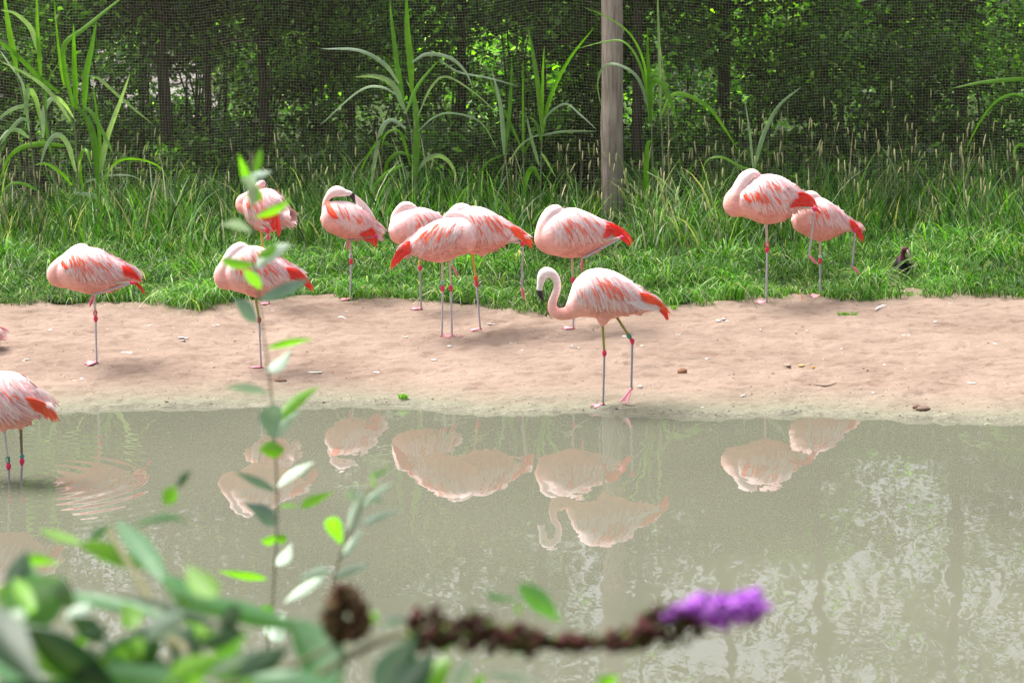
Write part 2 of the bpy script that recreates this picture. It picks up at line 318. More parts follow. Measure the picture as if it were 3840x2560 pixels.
# ---------------------------------------------------------------- flamingos
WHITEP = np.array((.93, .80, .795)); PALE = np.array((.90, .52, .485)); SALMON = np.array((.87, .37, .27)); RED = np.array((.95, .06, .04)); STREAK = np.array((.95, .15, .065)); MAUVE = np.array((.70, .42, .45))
GREYLEG = (.50, .47, .52); PALELEG = (.60, .53, .42); OLIVE = (.36, .33, .07); YELLOW = (.70, .48, .10); PINKJ = (.80, .045, .14); PINKF = (.84, .27, .35)
def arr(L_): return np.array(L_, float)
def make_flamingo(spec):
    O = spec['O']; sc = spec.get('s', 4.0); flip = spec.get('flip', 1)        # flip -1: head to the right
    cv_ = lambda p: (O[0] + p[0] / sc, O[1] + p[1] / sc)
    fx, fy = spec['ref']; base = at_z(fx, fy, 0) if spec.get('water') else at_ground(fx, fy)
    if 'refz' in spec: base = at_z(fx, fy, spec['refz'])
    if spec['seed'] == 13: O = (-9, 0)
    Yf = base[1]; psi = math.radians(spec.get('psi', 0)); cps = math.cos(psi)
    kx = np.linalg.norm(at_y(fx + 1, fy, Yf) - at_y(fx, fy, Yf))
    def loc(p, y=0.0, S_=False):
        q = p if S_ else cv_(p); w_ = at_y(q[0], q[1], Yf) - base
        return np.array(((w_[0] - y * math.sin(-psi) * 1.0) / cps if y else w_[0] / cps, y, w_[2]))
    root = empty('flamingo', base, psi); tag(root, spec['label'], 'flamingo', 'flamingos standing by the pond')
    R = np.random.default_rng(spec['seed'])
    # torso
    st = arr([[*loc((x, (a + b_) / 2)), np.linalg.norm(loc((x, a)) - loc((x, b_))) / 2] for x, a, b_ in spec['torso']])
    st = catmull(st, 34); fat = spec.get('fat', .80)
    tx, tz, ta = st[:, 0], st[:, 2], np.maximum(st[:, 3], .004); tb = np.minimum(ta * fat, .145)
    k = 24; V = []
    for i in range(len(tx)):
        for j in range(k):
            a = 2 * math.pi * j / k; V.append((tx[i], tb[i] * math.cos(a), tz[i] + ta[i] * math.sin(a)))
    F = [(i * k + j, i * k + (j + 1) % k, (i + 1) * k + (j + 1) % k, (i + 1) * k + j) for i in range(len(tx) - 1) for j in range(k)]
    e = np.sign(tx[-1] - tx[0]); V.append((tx[0] - e * ta[0] * .4, 0, tz[0])); V.append((tx[-1] + e * ta[-1] * .4, 0, tz[-1])); a0 = len(V) - 2
    F += [(a0, (j + 1) % k, j) for j in range(k)]; F += [(a0 + 1, (len(tx) - 1) * k + j, (len(tx) - 1) * k + (j + 1) % k) for j in range(k)]
    mb = MB(); mb.add(V, F)
    order = np.argsort(tx); ox, oz, oa, ob = tx[order], tz[order], ta[order], tb[order]
    def ysurf(x, z):
        zc = np.interp(x, ox, oz); a = np.interp(x, ox, oa); b_ = np.interp(x, ox, ob); return b_ * math.sqrt(max(0.0, 1 - ((z - zc) / a) ** 2))
    # neck
    nk = arr([[*loc(p[:2], p[3] if len(p) > 3 else 0.0), p[2] / sc * kx] for p in spec['neck']]); nk = catmull(nk, 44); nr = np.maximum(nk[:, 3], .006)
    V, F = tube(nk[:, :3], nr, 16); mb.add(V, F)
    for (p0, p1, r0, r1, yo) in spec.get('thigh', []):
        q = np.linspace(0, 1, 7)[:, None]; A = loc(p0, yo); B = loc(p1, yo); V, F = tube(A * (1 - q) + B * q, (r0 * (1 - q[:, 0]) ** .8 + r1) / sc * kx, 12); mb.add(V, F)
    tmp = mb.obj('tmp', MP); bm = bmesh.new(); bm.from_mesh(tmp.data); bmesh.ops.recalc_face_normals(bm, faces=bm.faces); bm.to_mesh(tmp.data); bm.free()
    r = tmp.modifiers.new('r', 'REMESH'); r.mode = 'VOXEL'; r.voxel_size = .0066; s_ = tmp.modifiers.new('s', 'SMOOTH'); s_.iterations = 2; s_.factor = .6
    dg = bpy.context.evaluated_depsgraph_get(); me = bpy.data.meshes.new_from_object(tmp.evaluated_get(dg)); bpy.data.objects.remove(tmp)
    co = np.zeros(len(me.vertices) * 3); me.vertices.foreach_get('co', co); co = co.reshape(-1, 3)
    dn = np.min(np.linalg.norm(co[:, None, :] - nk[None, ::2, :3], axis=2) - nr[None, ::2], axis=1); ia = np.argmin(np.linalg.norm(co[:, None, :] - nk[None, ::2, :3], axis=2), axis=1) / 22
    nkness = np.clip(1 - dn / .02, 0, 1)
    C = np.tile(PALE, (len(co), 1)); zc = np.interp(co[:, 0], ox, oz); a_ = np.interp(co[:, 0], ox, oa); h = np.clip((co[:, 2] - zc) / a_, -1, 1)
    C = C + (WHITEP - C) * np.clip(h * 1.3, 0, 1)[:, None] * .9; C = C + (SALMON - C) * (np.clip(-h * 1.2 - .05, 0, 1) * .62)[:, None]  # pale back, salmon belly: plumage tint with top light and bounce painted in
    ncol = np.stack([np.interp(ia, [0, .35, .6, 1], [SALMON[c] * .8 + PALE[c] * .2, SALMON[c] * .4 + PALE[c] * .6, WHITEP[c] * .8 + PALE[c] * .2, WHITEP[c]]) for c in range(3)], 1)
    ncol = ncol + (np.array((.86, .42, .44)) - ncol) * (np.clip((ia - .86) / .08, 0, 1) * (0 if 'bill' in spec else .8))[:, None]  # crease shading at the tucked bill painted as deeper pink
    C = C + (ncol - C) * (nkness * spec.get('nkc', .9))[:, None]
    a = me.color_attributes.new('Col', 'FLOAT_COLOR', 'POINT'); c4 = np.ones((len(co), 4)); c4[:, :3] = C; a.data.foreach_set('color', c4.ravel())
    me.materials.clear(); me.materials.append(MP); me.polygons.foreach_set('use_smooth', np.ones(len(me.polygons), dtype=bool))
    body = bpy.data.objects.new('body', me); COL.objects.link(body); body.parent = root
    # feathers lie on the torso surface
    def feather(mbx, side, p, q, wdt, off, c, bend=.0, drop=None, c2=None, yabs=None):
        p = np.asarray(p); q = np.asarray(q); n_ = 6; P = []
        dv = q - p; pn = np.array((-dv[1], dv[0]))
        for i in range(n_):
            u = i / (n_ - 1); xz = p + dv * u + pn * bend * 4 * u * (1 - u)
            y = ysurf(xz[0], xz[1]) if yabs is None else yabs[0] * (1 - u) + yabs[1] * u
            if yabs is not None and yabs[0] != 0 and abs(yabs[0]) > .025:
                y = math.copysign(max(abs(y), ysurf(xz[0], xz[1]) * (1 - u * .3) + (.038 if ysurf(xz[0], xz[1]) > .003 else 0) * (1 - .5 * u)), yabs[0])
            P.append((xz[0], side * (y + off * (1 - .15 * u) + .002), xz[1]))
        P = np.array(P); prof = np.array((.45, .85, 1, .95, .7, .12)) * wdt
        cr = np.array([c if c2 is None else c * (1 - i / (n_ - 1)) + c2 * (i / (n_ - 1)) for i in range(n_)]).repeat(3, 0)
        # width direction lies in the side plane but follows the surface
        T = np.gradient(P, axis=0); T /= np.linalg.norm(T, axis=1)[:, None]
        out = []
        for i in range(n_):
            pr = np.array((-T[i][2], 0, T[i][0])); pr /= np.linalg.norm(pr) + 1e-9
            row = []
            for sgn in (-1, 0, 1):
                v = P[i] + pr * sgn * prof[i] / 2
                if yabs is None:
                    v[1] = side * (ysurf(v[0], v[2]) + off * (1 - .15 * i / n_) + .002 + (.0028 if sgn == 0 else 0))
                else: v[1] += side * (.002 if sgn == 0 else 0)
                row.append(v)
            out += row
        F_ = [(i * 3 + j, i * 3 + j + 1, (i + 1) * 3 + j + 1, (i + 1) * 3 + j) for i in range(n_ - 1) for j in range(2)]
        mbx.add(out, F_, cr)
    Tc = catmull(arr([loc(p)[[0, 2]] for p in spec['wtop']]), 30); Bc = catmull(arr([loc(p)[[0, 2]] for p in spec['wbot']]), 30)
    def wp(s, v):
        f = s * 29; i = min(int(f), 28); u = f - i; return (Tc[i] * (1 - u) + Tc[i + 1] * u) * (1 - v) + (Bc[i] * (1 - u) + Bc[i + 1] * u) * v
    hs = -flip
    for side in (-1, 1):
        wm = MB()
        # wing bed: a raised sheet the feathers lie on
        nu, nv_ = 26, 9; GV = []
        for i in range(nu):
            for j in range(nv_):
                s = i / (nu - 1); v = j / (nv_ - 1); p = wp(s, v * .97); lift = .012 * math.sin(math.pi * min(1, max(0, v * .9 + .1))) ** .5 * math.sin(math.pi * (s * .9 + .05)) ** .4
                GV.append((p[0], side * (ysurf(p[0], p[1]) + lift), p[1]))
        wm.add(GV, [(i * nv_ + j, i * nv_ + j + 1, (i + 1) * nv_ + j + 1, (i + 1) * nv_ + j) for i in range(nu - 1) for j in range(nv_ - 1)], WHITEP * .55 + PALE * .45)
        nrow = 9
        for rr in range(nrow):
            v0 = 1.0 - rr / (nrow - 1) * 1.0
            nf = 26 if rr % 2 else 25
            for f in range(nf, -1, -1):
                s = (f + R.uniform(-.3, .3)) / nf; s = min(max(s, 0), 1); v = min(max(v0 - .12 + R.uniform(-.05, .05), 0), .92)
                p = wp(s, v); ang = math.radians(-82 + 52 * s + R.uniform(-7, 7)); ln = (.070 + .055 * s) * R.uniform(.85, 1.2) * spec.get('fl', 1)
                q = p + np.array((hs * -1 * math.cos(ang) * -1 * hs * hs, math.sin(ang))) * ln if False else p + np.array((flip * math.cos(ang), math.sin(ang))) * ln
                c = (WHITEP * (1 - .45 * v ** 2) + PALE * .45 * v ** 2) * R.uniform(.93, 1.04) if R.random() < .7 else (PALE * .75 + WHITEP * .25) * R.uniform(.95, 1.05)
                if s > .45 and R.random() < .25: c = MAUVE * 1.15
                feather(wm, side, p, q, R.uniform(.013, .021), .011 + .0015 * rr, np.clip(c * np.array((.92, .74, .74)), 0, .9), R.uniform(.0, .10) * flip, c2=np.clip(c * 1.05, 0, .93))
        for _ in range(int(spec.get('nst', 34) * R.uniform(.5, .9))):
            s = R.beta(1.8, 2.4) * .75 + .04; v = R.uniform(.06, .66); p = wp(s, v); ang = math.radians(-78 + 48 * s + R.uniform(-6, 6)); ln = R.uniform(.05, .12) * spec.get('fl', 1)
            q = p + np.array((flip * math.cos(ang), math.sin(ang))) * ln
            c = STREAK * (1 - .0) if R.random() < .7 else (STREAK * .55 + PALE * .45)
            feather(wm, side, p, q, R.uniform(.0065, .0105), .027, c, R.uniform(.06, .15) * flip)
        for _ in range(9):      # dark pink edges peeping out under the lower wing margin
            s = R.uniform(.15, .95); p = wp(s, .90); ang = math.radians(-70 + 45 * s); feather(wm, side, p, p + np.array((flip * math.cos(ang), math.sin(ang))) * .035, .012, .006, RED * .75)
        for (p0, p1, wd) in spec.get('patch', []):
            if side == -1:
                feather(wm, side, loc(p0)[[0, 2]], loc(p1)[[0, 2]], wd / sc * kx * 1.5, .024, RED, -.1 * flip)
                feather(wm, side, loc(p0)[[0, 2]] + .006, loc(p1)[[0, 2]] + .006, wd / sc * kx, .026, STREAK, -.1 * flip)
        wm.obj('wing', MF, root)
    # short contour feathers over breast, flank and belly
    cm = MB()
    for side in (-1, 1):
        for i in range(210):
            u = R.uniform(.10, .78); x = tx[0] + (tx[-1] - tx[0]) * u; a_ = np.interp(x, ox, oa); zc = np.interp(x, ox, oz); hh = R.uniform(-.86, .85); p = np.array((x, zc + a_ * hh))
            if np.min(np.linalg.norm(nk[:, [0, 2]] - p, axis=1) - nr) < .012: continue
            ang = math.radians(-12 + 10 * hh + R.uniform(-14, 14) - 14 * (1 - u)); ln = R.uniform(.035, .06)
            c = PALE + (WHITEP - PALE) * max(0, min(1, hh * 1.3)) * .9; c = c + (SALMON - c) * max(0, min(1, -hh * 1.2 - .05)) * .62  # same back-to-belly tint, light and bounce painted in
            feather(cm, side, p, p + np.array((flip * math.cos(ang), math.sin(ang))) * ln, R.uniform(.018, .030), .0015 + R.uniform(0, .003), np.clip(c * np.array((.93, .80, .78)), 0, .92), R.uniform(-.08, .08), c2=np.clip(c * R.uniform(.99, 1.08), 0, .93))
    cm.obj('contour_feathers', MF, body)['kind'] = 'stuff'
    # long red flight feathers crossing over the tail
    for (a, b_, c_, d_, y0, y1, nfe, col) in spec['tail']:
        tm = MB(); A, B, Cc, Dd = [loc(p)[[0, 2]] for p in (a, b_, c_, d_)]
        for i in range(nfe):
            u = (i + R.uniform(-.25, .25)) / max(nfe - 1, 1); p = A * (1 - u) + B * u; q = Cc * (1 - u) + Dd * u
            q = p + (q - p) * (1 - .34 * R.random() ** 1.6) if col != 'w' else p + (q - p) * R.uniform(.84, 1.02); yy = y0 + (y1 - y0) * .5 * R.random()
            colr = {'r': RED * R.uniform(.78, 1.05) + R.uniform(0, .05), 'o': STREAK * R.uniform(.85, 1.08) + R.uniform(0, .05), 'w': WHITEP * R.uniform(.95, 1.03)}[col]
            bw = R.uniform(.017, .025) if nfe > 7 else R.uniform(.018, .028)
            feather(tm, 1, p, q, bw, 0, np.clip(colr, 0, .9), .10 * flip * (1 if col != 'w' else .4), yabs=(yy * (1 if True else 0), y1 + R.uniform(-.012, .012)))
        for i in range(len(tm.V)): pass
        tm.obj('tail_feathers' if col == 'w' else 'flight_feathers', MF, root)
    # legs
    for lg in spec['legs']:
        yo = lg.get('y', 0.0); P = [loc(p, 0, True) for p in lg['pts']]
        for q_ in P: q_[1] += yo
        hip, ank, foot = P[0], P[1], P[2]; up = lg.get('up', PALELEG); r = lg.get('r', .0062) * 1.48
        lm = MB(); q = np.linspace(0, 1, 8)[:, None]
        V, F = tube(hip * (1 - q) + ank * q, r * (1.15 - .25 * q[:, 0]), 10); lm.add(V, F, up)
        V, F = tube(ank * (1 - q) + foot * q, r * (.95 - .1 * np.sin(q[:, 0] * 3.1)), 10); lm.add(V, F, lg.get('low', GREYLEG))
        leg = lm.obj('leg', MLEG, root)
        # ankle joint knob
        jm = MB(); dvec = (foot - ank) / np.linalg.norm(foot - ank); dup = (ank - hip) / np.linalg.norm(ank - hip); jl = .026
        pts = np.array([ank - dup * jl, ank - dup * jl * .5, ank, ank + dvec * jl * .5, ank + dvec * jl]); V, F = tube(catmull(pts, 9), np.array([.9, 1.35, 1.65, 1.85, 1.85, 1.65, 1.35, 1.05, .85]) * r * 1.02, 12); jm.add(V, F, lg.get('jc', PINKJ)); jm.obj('ankle_joint', MLEG, leg)
        if 'band' in lg:
            bcol, mcol = lg['band']; c0 = ank - dup * (jl + .004); bl = lg.get('bl', .032); br = r * 1.75; u_ = np.linspace(0, 1, 5)[:, None]
            bm_ = MB(); V, F = tube(c0 - dup * bl * (1 - u_), br, 14); bm_.add(V, F, bcol)
            if mcol is not None:
                for kx_ in range(3):     # raised characters on the ring, read down the leg
                    zc_ = c0 - dup * bl * (.22 + .28 * kx_)
                    for (dz_, dx0, dx1) in ((-.0035, -.6, .55), (.0, -.1, .6 - .3 * (kx_ % 2)), (.0035, -.6, .35)):
                        x0, x1 = br * dx0, br * dx1; z_ = dz_
                        vv = [(zc_[0] + x_, zc_[1] - br * 1.06 * math.sqrt(max(.05, 1 - (x_ / br) ** 2)), zc_[2] + z_ + zz) for x_ in (x0, (x0 + x1) / 2, x1) for zz in (-.0011, .0011)]
                        bm_.add(vv, [(0, 2, 3, 1), (2, 4, 5, 3)], mcol)
            bm_.obj('leg_band', MBAND, leg)
        fm = MB(); fl = lg.get('fl', .10)
        if lg.get('folded'):
            tipd = loc(lg['tip'], 0, True); tipd[1] += yo; dv = tipd - foot
            for kk, (sp, c) in enumerate(((-.010, PINKF), (0, PINKJ), (.010, PINKF))):
                mid = foot + dv * .5 + np.array((sp * .8, sp, 0)); V, F = tube(catmull([foot, mid, foot + dv * (1 - .08 * abs(kk - 1)) + np.array((sp * .3, sp, 0))], 6), np.array([1.35, 1.5, 1.3, 1.1, .8, .3]) * .0055, 8); fm.add(V, F, c)
        else:
            ta_ = math.radians(lg.get('toe', 180)) - psi; foot = foot.copy(); fw = lambda a, l: foot + np.array((math.cos(a) * l, math.sin(a) * l, 0))
            gzf = lambda p: p
            tips = [fw(ta_ + s_, fl * (1 if s_ == 0 else .88)) for s_ in (-.55, 0, .55)]
            gl = foot[2]
            for tp in tips:
                wtp = base + np.array((tp[0] * cps - tp[1] * math.sin(psi), tp[0] * math.sin(psi) + tp[1] * cps, 0)); tp[2] = (max(float(gz(wtp[0], wtp[1])), -.4) - base[2]) + .006 if not spec.get('water') else foot[2]
                P_ = catmull([foot + (0, 0, .014), foot + (tp - foot) * .25 + (0, 0, .005), tp], 7); V, F = tube(P_, np.array([1.5, 1.2, 1, 1, .9, .7, .35]) * .0052, 8); fm.add(V, F, PINKF)
            wv = [foot + (0, 0, .008)]
            for i_ in range(2):
                a, c = tips[i_], tips[i_ + 1]; m_ = foot + ((a + c) / 2 - foot) * .74; wv2 = [foot + (0, 0, .009), a * .93 + foot * .07 + (0, 0, .002), m_ + (0, 0, .003), c * .93 + foot * .07 + (0, 0, .002)]
                low_ = [v_ - (0, 0, .005) for v_ in wv2]; fm.add(wv2 + low_, [(0, 1, 2), (0, 2, 3), (4, 6, 5), (4, 7, 6), (1, 5, 6, 2), (2, 6, 7, 3)], np.array((.84, .38, .42)))
            V, F = tube([foot + (0, 0, .03), foot + (0, 0, .012), fw(ta_ + math.pi, .012)], [.0062, .0085, .005], 8); fm.add(V, F, PINKJ)
        fm.obj('foot', MLEG, leg)
    if 'bill' in spec:
        bs = spec['bill']; P = arr([[*loc(p[:2], p[3] if len(p) > 3 else 0), p[2] / sc * kx] for p in bs['base']]); P = catmull(P, 8); bb = MB(); V, F = tube(P[:, :3], P[:, 3], 12); bb.add(V, F, (.80, .68, .68)); bill = bb.obj('bill', MHORN, root)
        P = arr([[*loc(p[:2], p[3] if len(p) > 3 else 0), p[2] / sc * kx] for p in bs['tip']]); P = catmull(P, 9); bb = MB(); V, F = tube(P[:, :3], P[:, 3], 12); bb.add(V, F, (.018, .016, .022)); bb.obj('bill_tip', MHORN, bill)
        for sy in (-1, 1):
            e = loc(bs['eye'][:2], 0); em = MB(); yy = bs['eye'][2] / sc * kx; V, F = blob((e[0], sy * yy, e[2]), (.0045, .002, .0045), R, 10, 8, 0); em.add(V, F, (.75, .6, .3)); V, F = blob((e[0], sy * (yy + .0015), e[2]), (.002, .0012, .002), R, 8, 6, 0); em.add(V, F, (.01, .01, .01)); em.obj('eye', MHORN, root)
    return root

B = []
B.append(dict(O=(100, 880), ref=(362, 1362), psi=4, seed=1, label='sleeping flamingo on the sand at far left, red striped ring above its ankle',
    torso=[(430, 500, 660), (470, 420, 720), (540, 330, 770), (620, 255, 812), (740, 198, 845), (860, 180, 875), (980, 190, 890), (1100, 215, 885), (1220, 280, 860), (1340, 360, 810), (1440, 430, 760), (1540, 510, 725), (1640, 600, 720), (1690, 640, 700)],
    neck=[(640, 690, 100), (540, 690, 105), (440, 640, 118), (432, 540, 115), (500, 440, 95), (580, 370, 85), (670, 295, 85), (760, 232, 85), (850, 205, 76), (930, 235, 45), (980, 260, 18)],
    wtop=[(545, 350), (700, 235), (900, 200), (1100, 228), (1300, 335), (1500, 470)], wbot=[(610, 430), (690, 500), (850, 535), (1050, 565), (1250, 545), (1500, 560)], patch=[((545, 365), (640, 470), 42)],
    tail=[((1470, 500), (1480, 620), (1690, 740), (1600, 720), -.01, .0, 7, 'w'), ((1430, 450), (1470, 590), (1755, 745), (1700, 700), -.05, -.03, 8, 'r'), ((1540, 690), (1620, 740), (1775, 930), (1740, 880), .03, .02, 5, 'r')],
    legs=[dict(pts=[(351, 1090), (359, 1196), (362, 1362)], y=.0, toe=188, band=((.66, .03, .05), (.85, .7, .7)), up=(.60, .55, .50)),
          dict(pts=[(430, 1055), (500, 1056), (352, 1098)], y=-.075, folded=True, tip=(339, 1146))]))
B.append(dict(O=(740, 880), ref=(979, 1380), psi=4, seed=2, label='sleeping flamingo directly behind the tall leafy shoot, olive thigh and no ring',
    torso=[(400, 520, 700), (440, 420, 760), (500, 330, 820), (580, 250, 850), (680, 185, 880), (800, 160, 925), (920, 175, 950), (1040, 220, 945), (1160, 300, 900), (1280, 385, 830), (1400, 475, 750), (1500, 560, 710), (1580, 630, 710)],
    neck=[(600, 710, 110), (500, 710, 115), (400, 680, 130), (372, 580, 118), (430, 460, 100), (490, 350, 98), (560, 250, 98), (650, 195, 90), (720, 200, 66), (790, 235, 28)],
    wtop=[(480, 390), (620, 265), (820, 185), (1040, 235), (1250, 365), (1400, 480)], wbot=[(570, 540), (700, 600), (900, 640), (1080, 640), (1250, 610), (1420, 615)],
    tail=[((1400, 580), (1420, 650), (1610, 720), (1570, 700), -.02, .0, 6, 'w'), ((1330, 470), (1400, 630), (1750, 800), (1755, 885), -.05, -.02, 9, 'r')],
    legs=[dict(pts=[(957, 1108), (972, 1200), (979, 1380)], toe=183, up=OLIVE, jc=(.42, .06, .10)), dict(pts=[(1060, 1060), (1080, 1062), (985, 1104)], y=.07, folded=True, tip=(981, 1131))]))
B.append(dict(O=(2680, 600), ref=(2874, 1135), psi=3, seed=3, label='tall sleeping flamingo at right with one leg dangling behind and red and white ring',
    torso=[(320, 560, 780), (360, 460, 830), (440, 380, 860), (520, 320, 880), (620, 260, 925), (740, 218, 962), (860, 215, 962), (980, 240, 935), (1080, 290, 880), (1180, 360, 790), (1280, 460, 730), (1380, 560, 715), (1470, 640, 710)],
    neck=[(500, 700, 120), (400, 715, 125), (290, 700, 150), (275, 600, 140), (350, 480, 120), (410, 370, 115), (470, 270, 108), (560, 215, 86), (640, 232, 58), (700, 260, 22)],
    wtop=[(350, 430), (490, 300), (700, 232), (900, 245), (1100, 330), (1280, 480)], wbot=[(450, 560), (600, 640), (800, 680), (1000, 690), (1130, 690), (1250, 620)], patch=[((410, 495), (520, 590), 30)],
    tail=[((1180, 560), (1100, 680), (1440, 720), (1400, 700), -.06, -.03, 7, 'r'), ((1230, 470), (1250, 640), (1540, 660), (1600, 815), -.05, -.02, 12, 'r')],
    legs=[dict(pts=[(2874, 838), (2877, 937), (2874, 1135)], toe=186, up=PALELEG, band=((.70, .04, .06), (.85, .8, .78)), r=.0068),
          dict(pts=[(3000, 775), (3054, 780), (3031, 955)], y=-.05, folded=True, tip=(3064, 992), r=.0066)]))
B.append(dict(O=(1940, 740), ref=(2150, 1234), psi=12, seed=4, label='plump sleeping flamingo right behind the walking one, folded leg along its belly', nst=22, nkc=.8,
    torso=[(310, 520, 720), (350, 400, 780), (420, 310, 830), (500, 240, 855), (600, 192, 878), (720, 165, 905), (840, 155, 910), (960, 188, 900), (1080, 240, 865), (1200, 300, 805), (1320, 370, 740), (1420, 440, 690), (1500, 505, 650), (1570, 555, 615)],
    neck=[(540, 690, 130), (460, 690, 140), (395, 620, 145), (390, 490, 120), (430, 350, 112), (500, 235, 106), (580, 190, 92), (640, 200, 66), (700, 225, 28)],
    wtop=[(450, 380), (620, 235), (850, 190), (1050, 250), (1220, 330), (1370, 405)], wbot=[(520, 560), (700, 580), (900, 560), (1100, 575), (1250, 560), (1400, 520)],
    tail=[((1300, 380), (1230, 590), (1740, 700), (1500, 590), -.06, -.03, 10, 'r'), ((1380, 440), (1400, 560), (1740, 720), (1710, 775), -.04, -.01, 9, 'r')],
    legs=[dict(pts=[(2145, 965), (2148, 1050), (2150, 1234)], toe=184, up=(.66, .52, .38)),
          dict(pts=[(2250, 900), (2326, 889), (2172, 964)], y=-.09, folded=True, tip=(2172, 1020), r=.0066)]))
B.append(dict(O=(1440, 720), ref=(1801, 1236), psi=8, seed=5, label='sleeping flamingo with orange ring and bright yellow thigh, back leg stretched down to the right',
    torso=[(1000, 480, 760), (1050, 330, 820), (1120, 255, 870), (1200, 222, 905), (1300, 212, 930), (1400, 215, 940), (1500, 238, 935), (1620, 292, 885), (1740, 370, 825), (1860, 465, 785), (1960, 560, 755), (2030, 640, 735)],
    neck=[(1120, 700, 100), (1040, 680, 105), (1000, 580, 110), (990, 450, 100), (1040, 340, 95), (1110, 265, 92), (1190, 250, 88), (1270, 260, 60), (1330, 285, 22)],
    wtop=[(1120, 350), (1300, 250), (1500, 255), (1700, 360), (1850, 465), (1980, 565)], wbot=[(1200, 560), (1400, 620), (1560, 645), (1720, 630), (1850, 625), (1940, 640)],
    tail=[((1900, 620), (1850, 700), (2040, 730), (2000, 740), -.05, .0, 6, 'w'), ((1880, 510), (1940, 640), (2250, 800), (2225, 890), -.05, -.01, 12, 'o')],
    legs=[dict(pts=[(1772, 950), (1787, 1064), (1801, 1236)], toe=184, up=YELLOW, band=((.80, .10, .02), None)),
          dict(pts=[(1900, 905), (1959, 913), (1953, 1078)], y=-.04, folded=True, tip=(1964, 1128))],
    thigh=[((1480, 900), (1480, 965), 80, 10, -.03)]))
B.append(dict(O=(1440, 720), ref=(1579, 1159), psi=24, seed=6, label='sleeping flamingo half hidden at the back of the middle group, yellow ring', nst=14, nkc=.5,
    torso=[(95, 500, 620), (120, 420, 690), (170, 350, 740), (250, 290, 775), (340, 252, 790), (460, 230, 800), (580, 235, 780), (700, 275, 740), (820, 345, 690), (900, 410, 650), (980, 480, 610)],
    neck=[(200, 560, 60, .02), (160, 470, 58, .03), (155, 370, 52, .03), (200, 280, 50, .03), (280, 200, 54, .02), (360, 195, 60, .01), (440, 225, 46), (500, 250, 18)],
    wtop=[(240, 400), (340, 310), (480, 262), (640, 285), (780, 355), (900, 430)], wbot=[(260, 560), (400, 620), (560, 620), (700, 620), (820, 600), (920, 560)],
    tail=[((880, 430), (930, 560), (1040, 600), (1060, 640), -.03, .0, 7, 'r')],
    legs=[dict(pts=[(1574, 930), (1575, 1005), (1579, 1159)], toe=190, up=(.5, .45, .45), low=(.40, .37, .44), band=((.78, .66, .12), (.12, .12, .06))),
          dict(pts=[(1690, 900), (1702, 915), (1704, 1010)], y=.03, folded=True, tip=(1727, 1060), low=(.40, .37, .44))]))
B.append(dict(O=(1440, 720), ref=(1695, 1266), psi=-12, flip=-1, seed=7, label='front flamingo of the middle group standing on both legs, its red tail to the left',
    torso=[(1365, 640, 790), (1345, 540, 850), (1300, 450, 890), (1220, 400, 920), (1120, 378, 960), (1000, 385, 1025), (880, 402, 1060), (760, 440, 1060), (640, 510, 1035), (540, 590, 990), (460, 670, 955), (390, 740, 930), (330, 800, 910)],
    neck=[(1290, 720, 70, .0), (1325, 600, 56, .01), (1300, 490, 50, .02), (1240, 400, 50, .02), (1150, 340, 50, .02), (1050, 325, 52, .02), (960, 350, 46, .01), (890, 390, 20)], nkc=.5,
    wtop=[(1220, 470), (1080, 410), (880, 420), (700, 490), (530, 610), (410, 760)], wbot=[(1120, 600), (980, 640), (840, 720), (680, 850), (540, 905), (430, 925)],
    tail=[((420, 740), (430, 900), (85, 1150), (110, 1205), -.05, -.02, 12, 'r'), ((400, 800), (420, 930), (200, 1080), (310, 1005), -.03, .0, 8, 'o')],
    legs=[dict(pts=[(1662, 980), (1663, 1080), (1660, 1262)], y=-.03, toe=-4, up=PALELEG, band=((.45, .62, .50), (.05, .25, .14))), dict(pts=[(1686, 980), (1691, 1081), (1695, 1266)], y=.0, toe=3, up=(.62, .58, .42), fl=.09)]))
B.append(dict(O=(1100, 660), ref=(1313, 1123), psi=10, seed=8, label='preening flamingo with head turned back and black bill tip in its shoulder', nst=14, nkc=.5,
    torso=[(425, 580, 700), (445, 480, 760), (490, 410, 810), (560, 385, 855), (660, 372, 900), (760, 375, 945), (860, 392, 970), (980, 450, 972), (1080, 545, 945), (1160, 640, 900), (1220, 730, 865), (1270, 800, 850)],
    neck=[(530, 640, 90), (490, 540, 62), (478, 450, 46), (492, 370, 44), (530, 300, 50), (590, 245, 72), (650, 225, 82), (710, 235, 74), (765, 252, 56), (800, 262, 40)],
    bill=dict(base=[(770, 252, 48), (830, 258, 40), (872, 275, 36)], tip=[(862, 262, 34), (880, 300, 42), (896, 340, 32), (905, 375, 18), (912, 400, 5)], eye=(690, 190, 62)),
    wtop=[(550, 390), (700, 392), (850, 425), (1000, 505), (1090, 600), (1170, 720)], wbot=[(640, 600), (750, 690), (850, 770), (940, 840), (1050, 870), (1150, 880)], patch=[((500, 380), (640, 605), 64)],
    tail=[((930, 300), (960, 460), (1240, 660), (1180, 700), .05, .05, 10, 'w'), ((1150, 620), (1200, 740), (1375, 960), (1330, 880), .06, .05, 7, 'o'), ((960, 840), (1150, 760), (1095, 995), (1270, 1140), -.09, -.06, 13, 'r')],
    legs=[dict(pts=[(1312, 900), (1317, 981), (1313, 1123)], toe=186, up=(.58, .54, .48), band=((.78, .74, .78), (.2, .2, .22))), dict(pts=[(1400, 880), (1405, 885), (1302, 893)], y=-.07, folded=True, tip=(1298, 936), low=(.25, .23, .26))]))
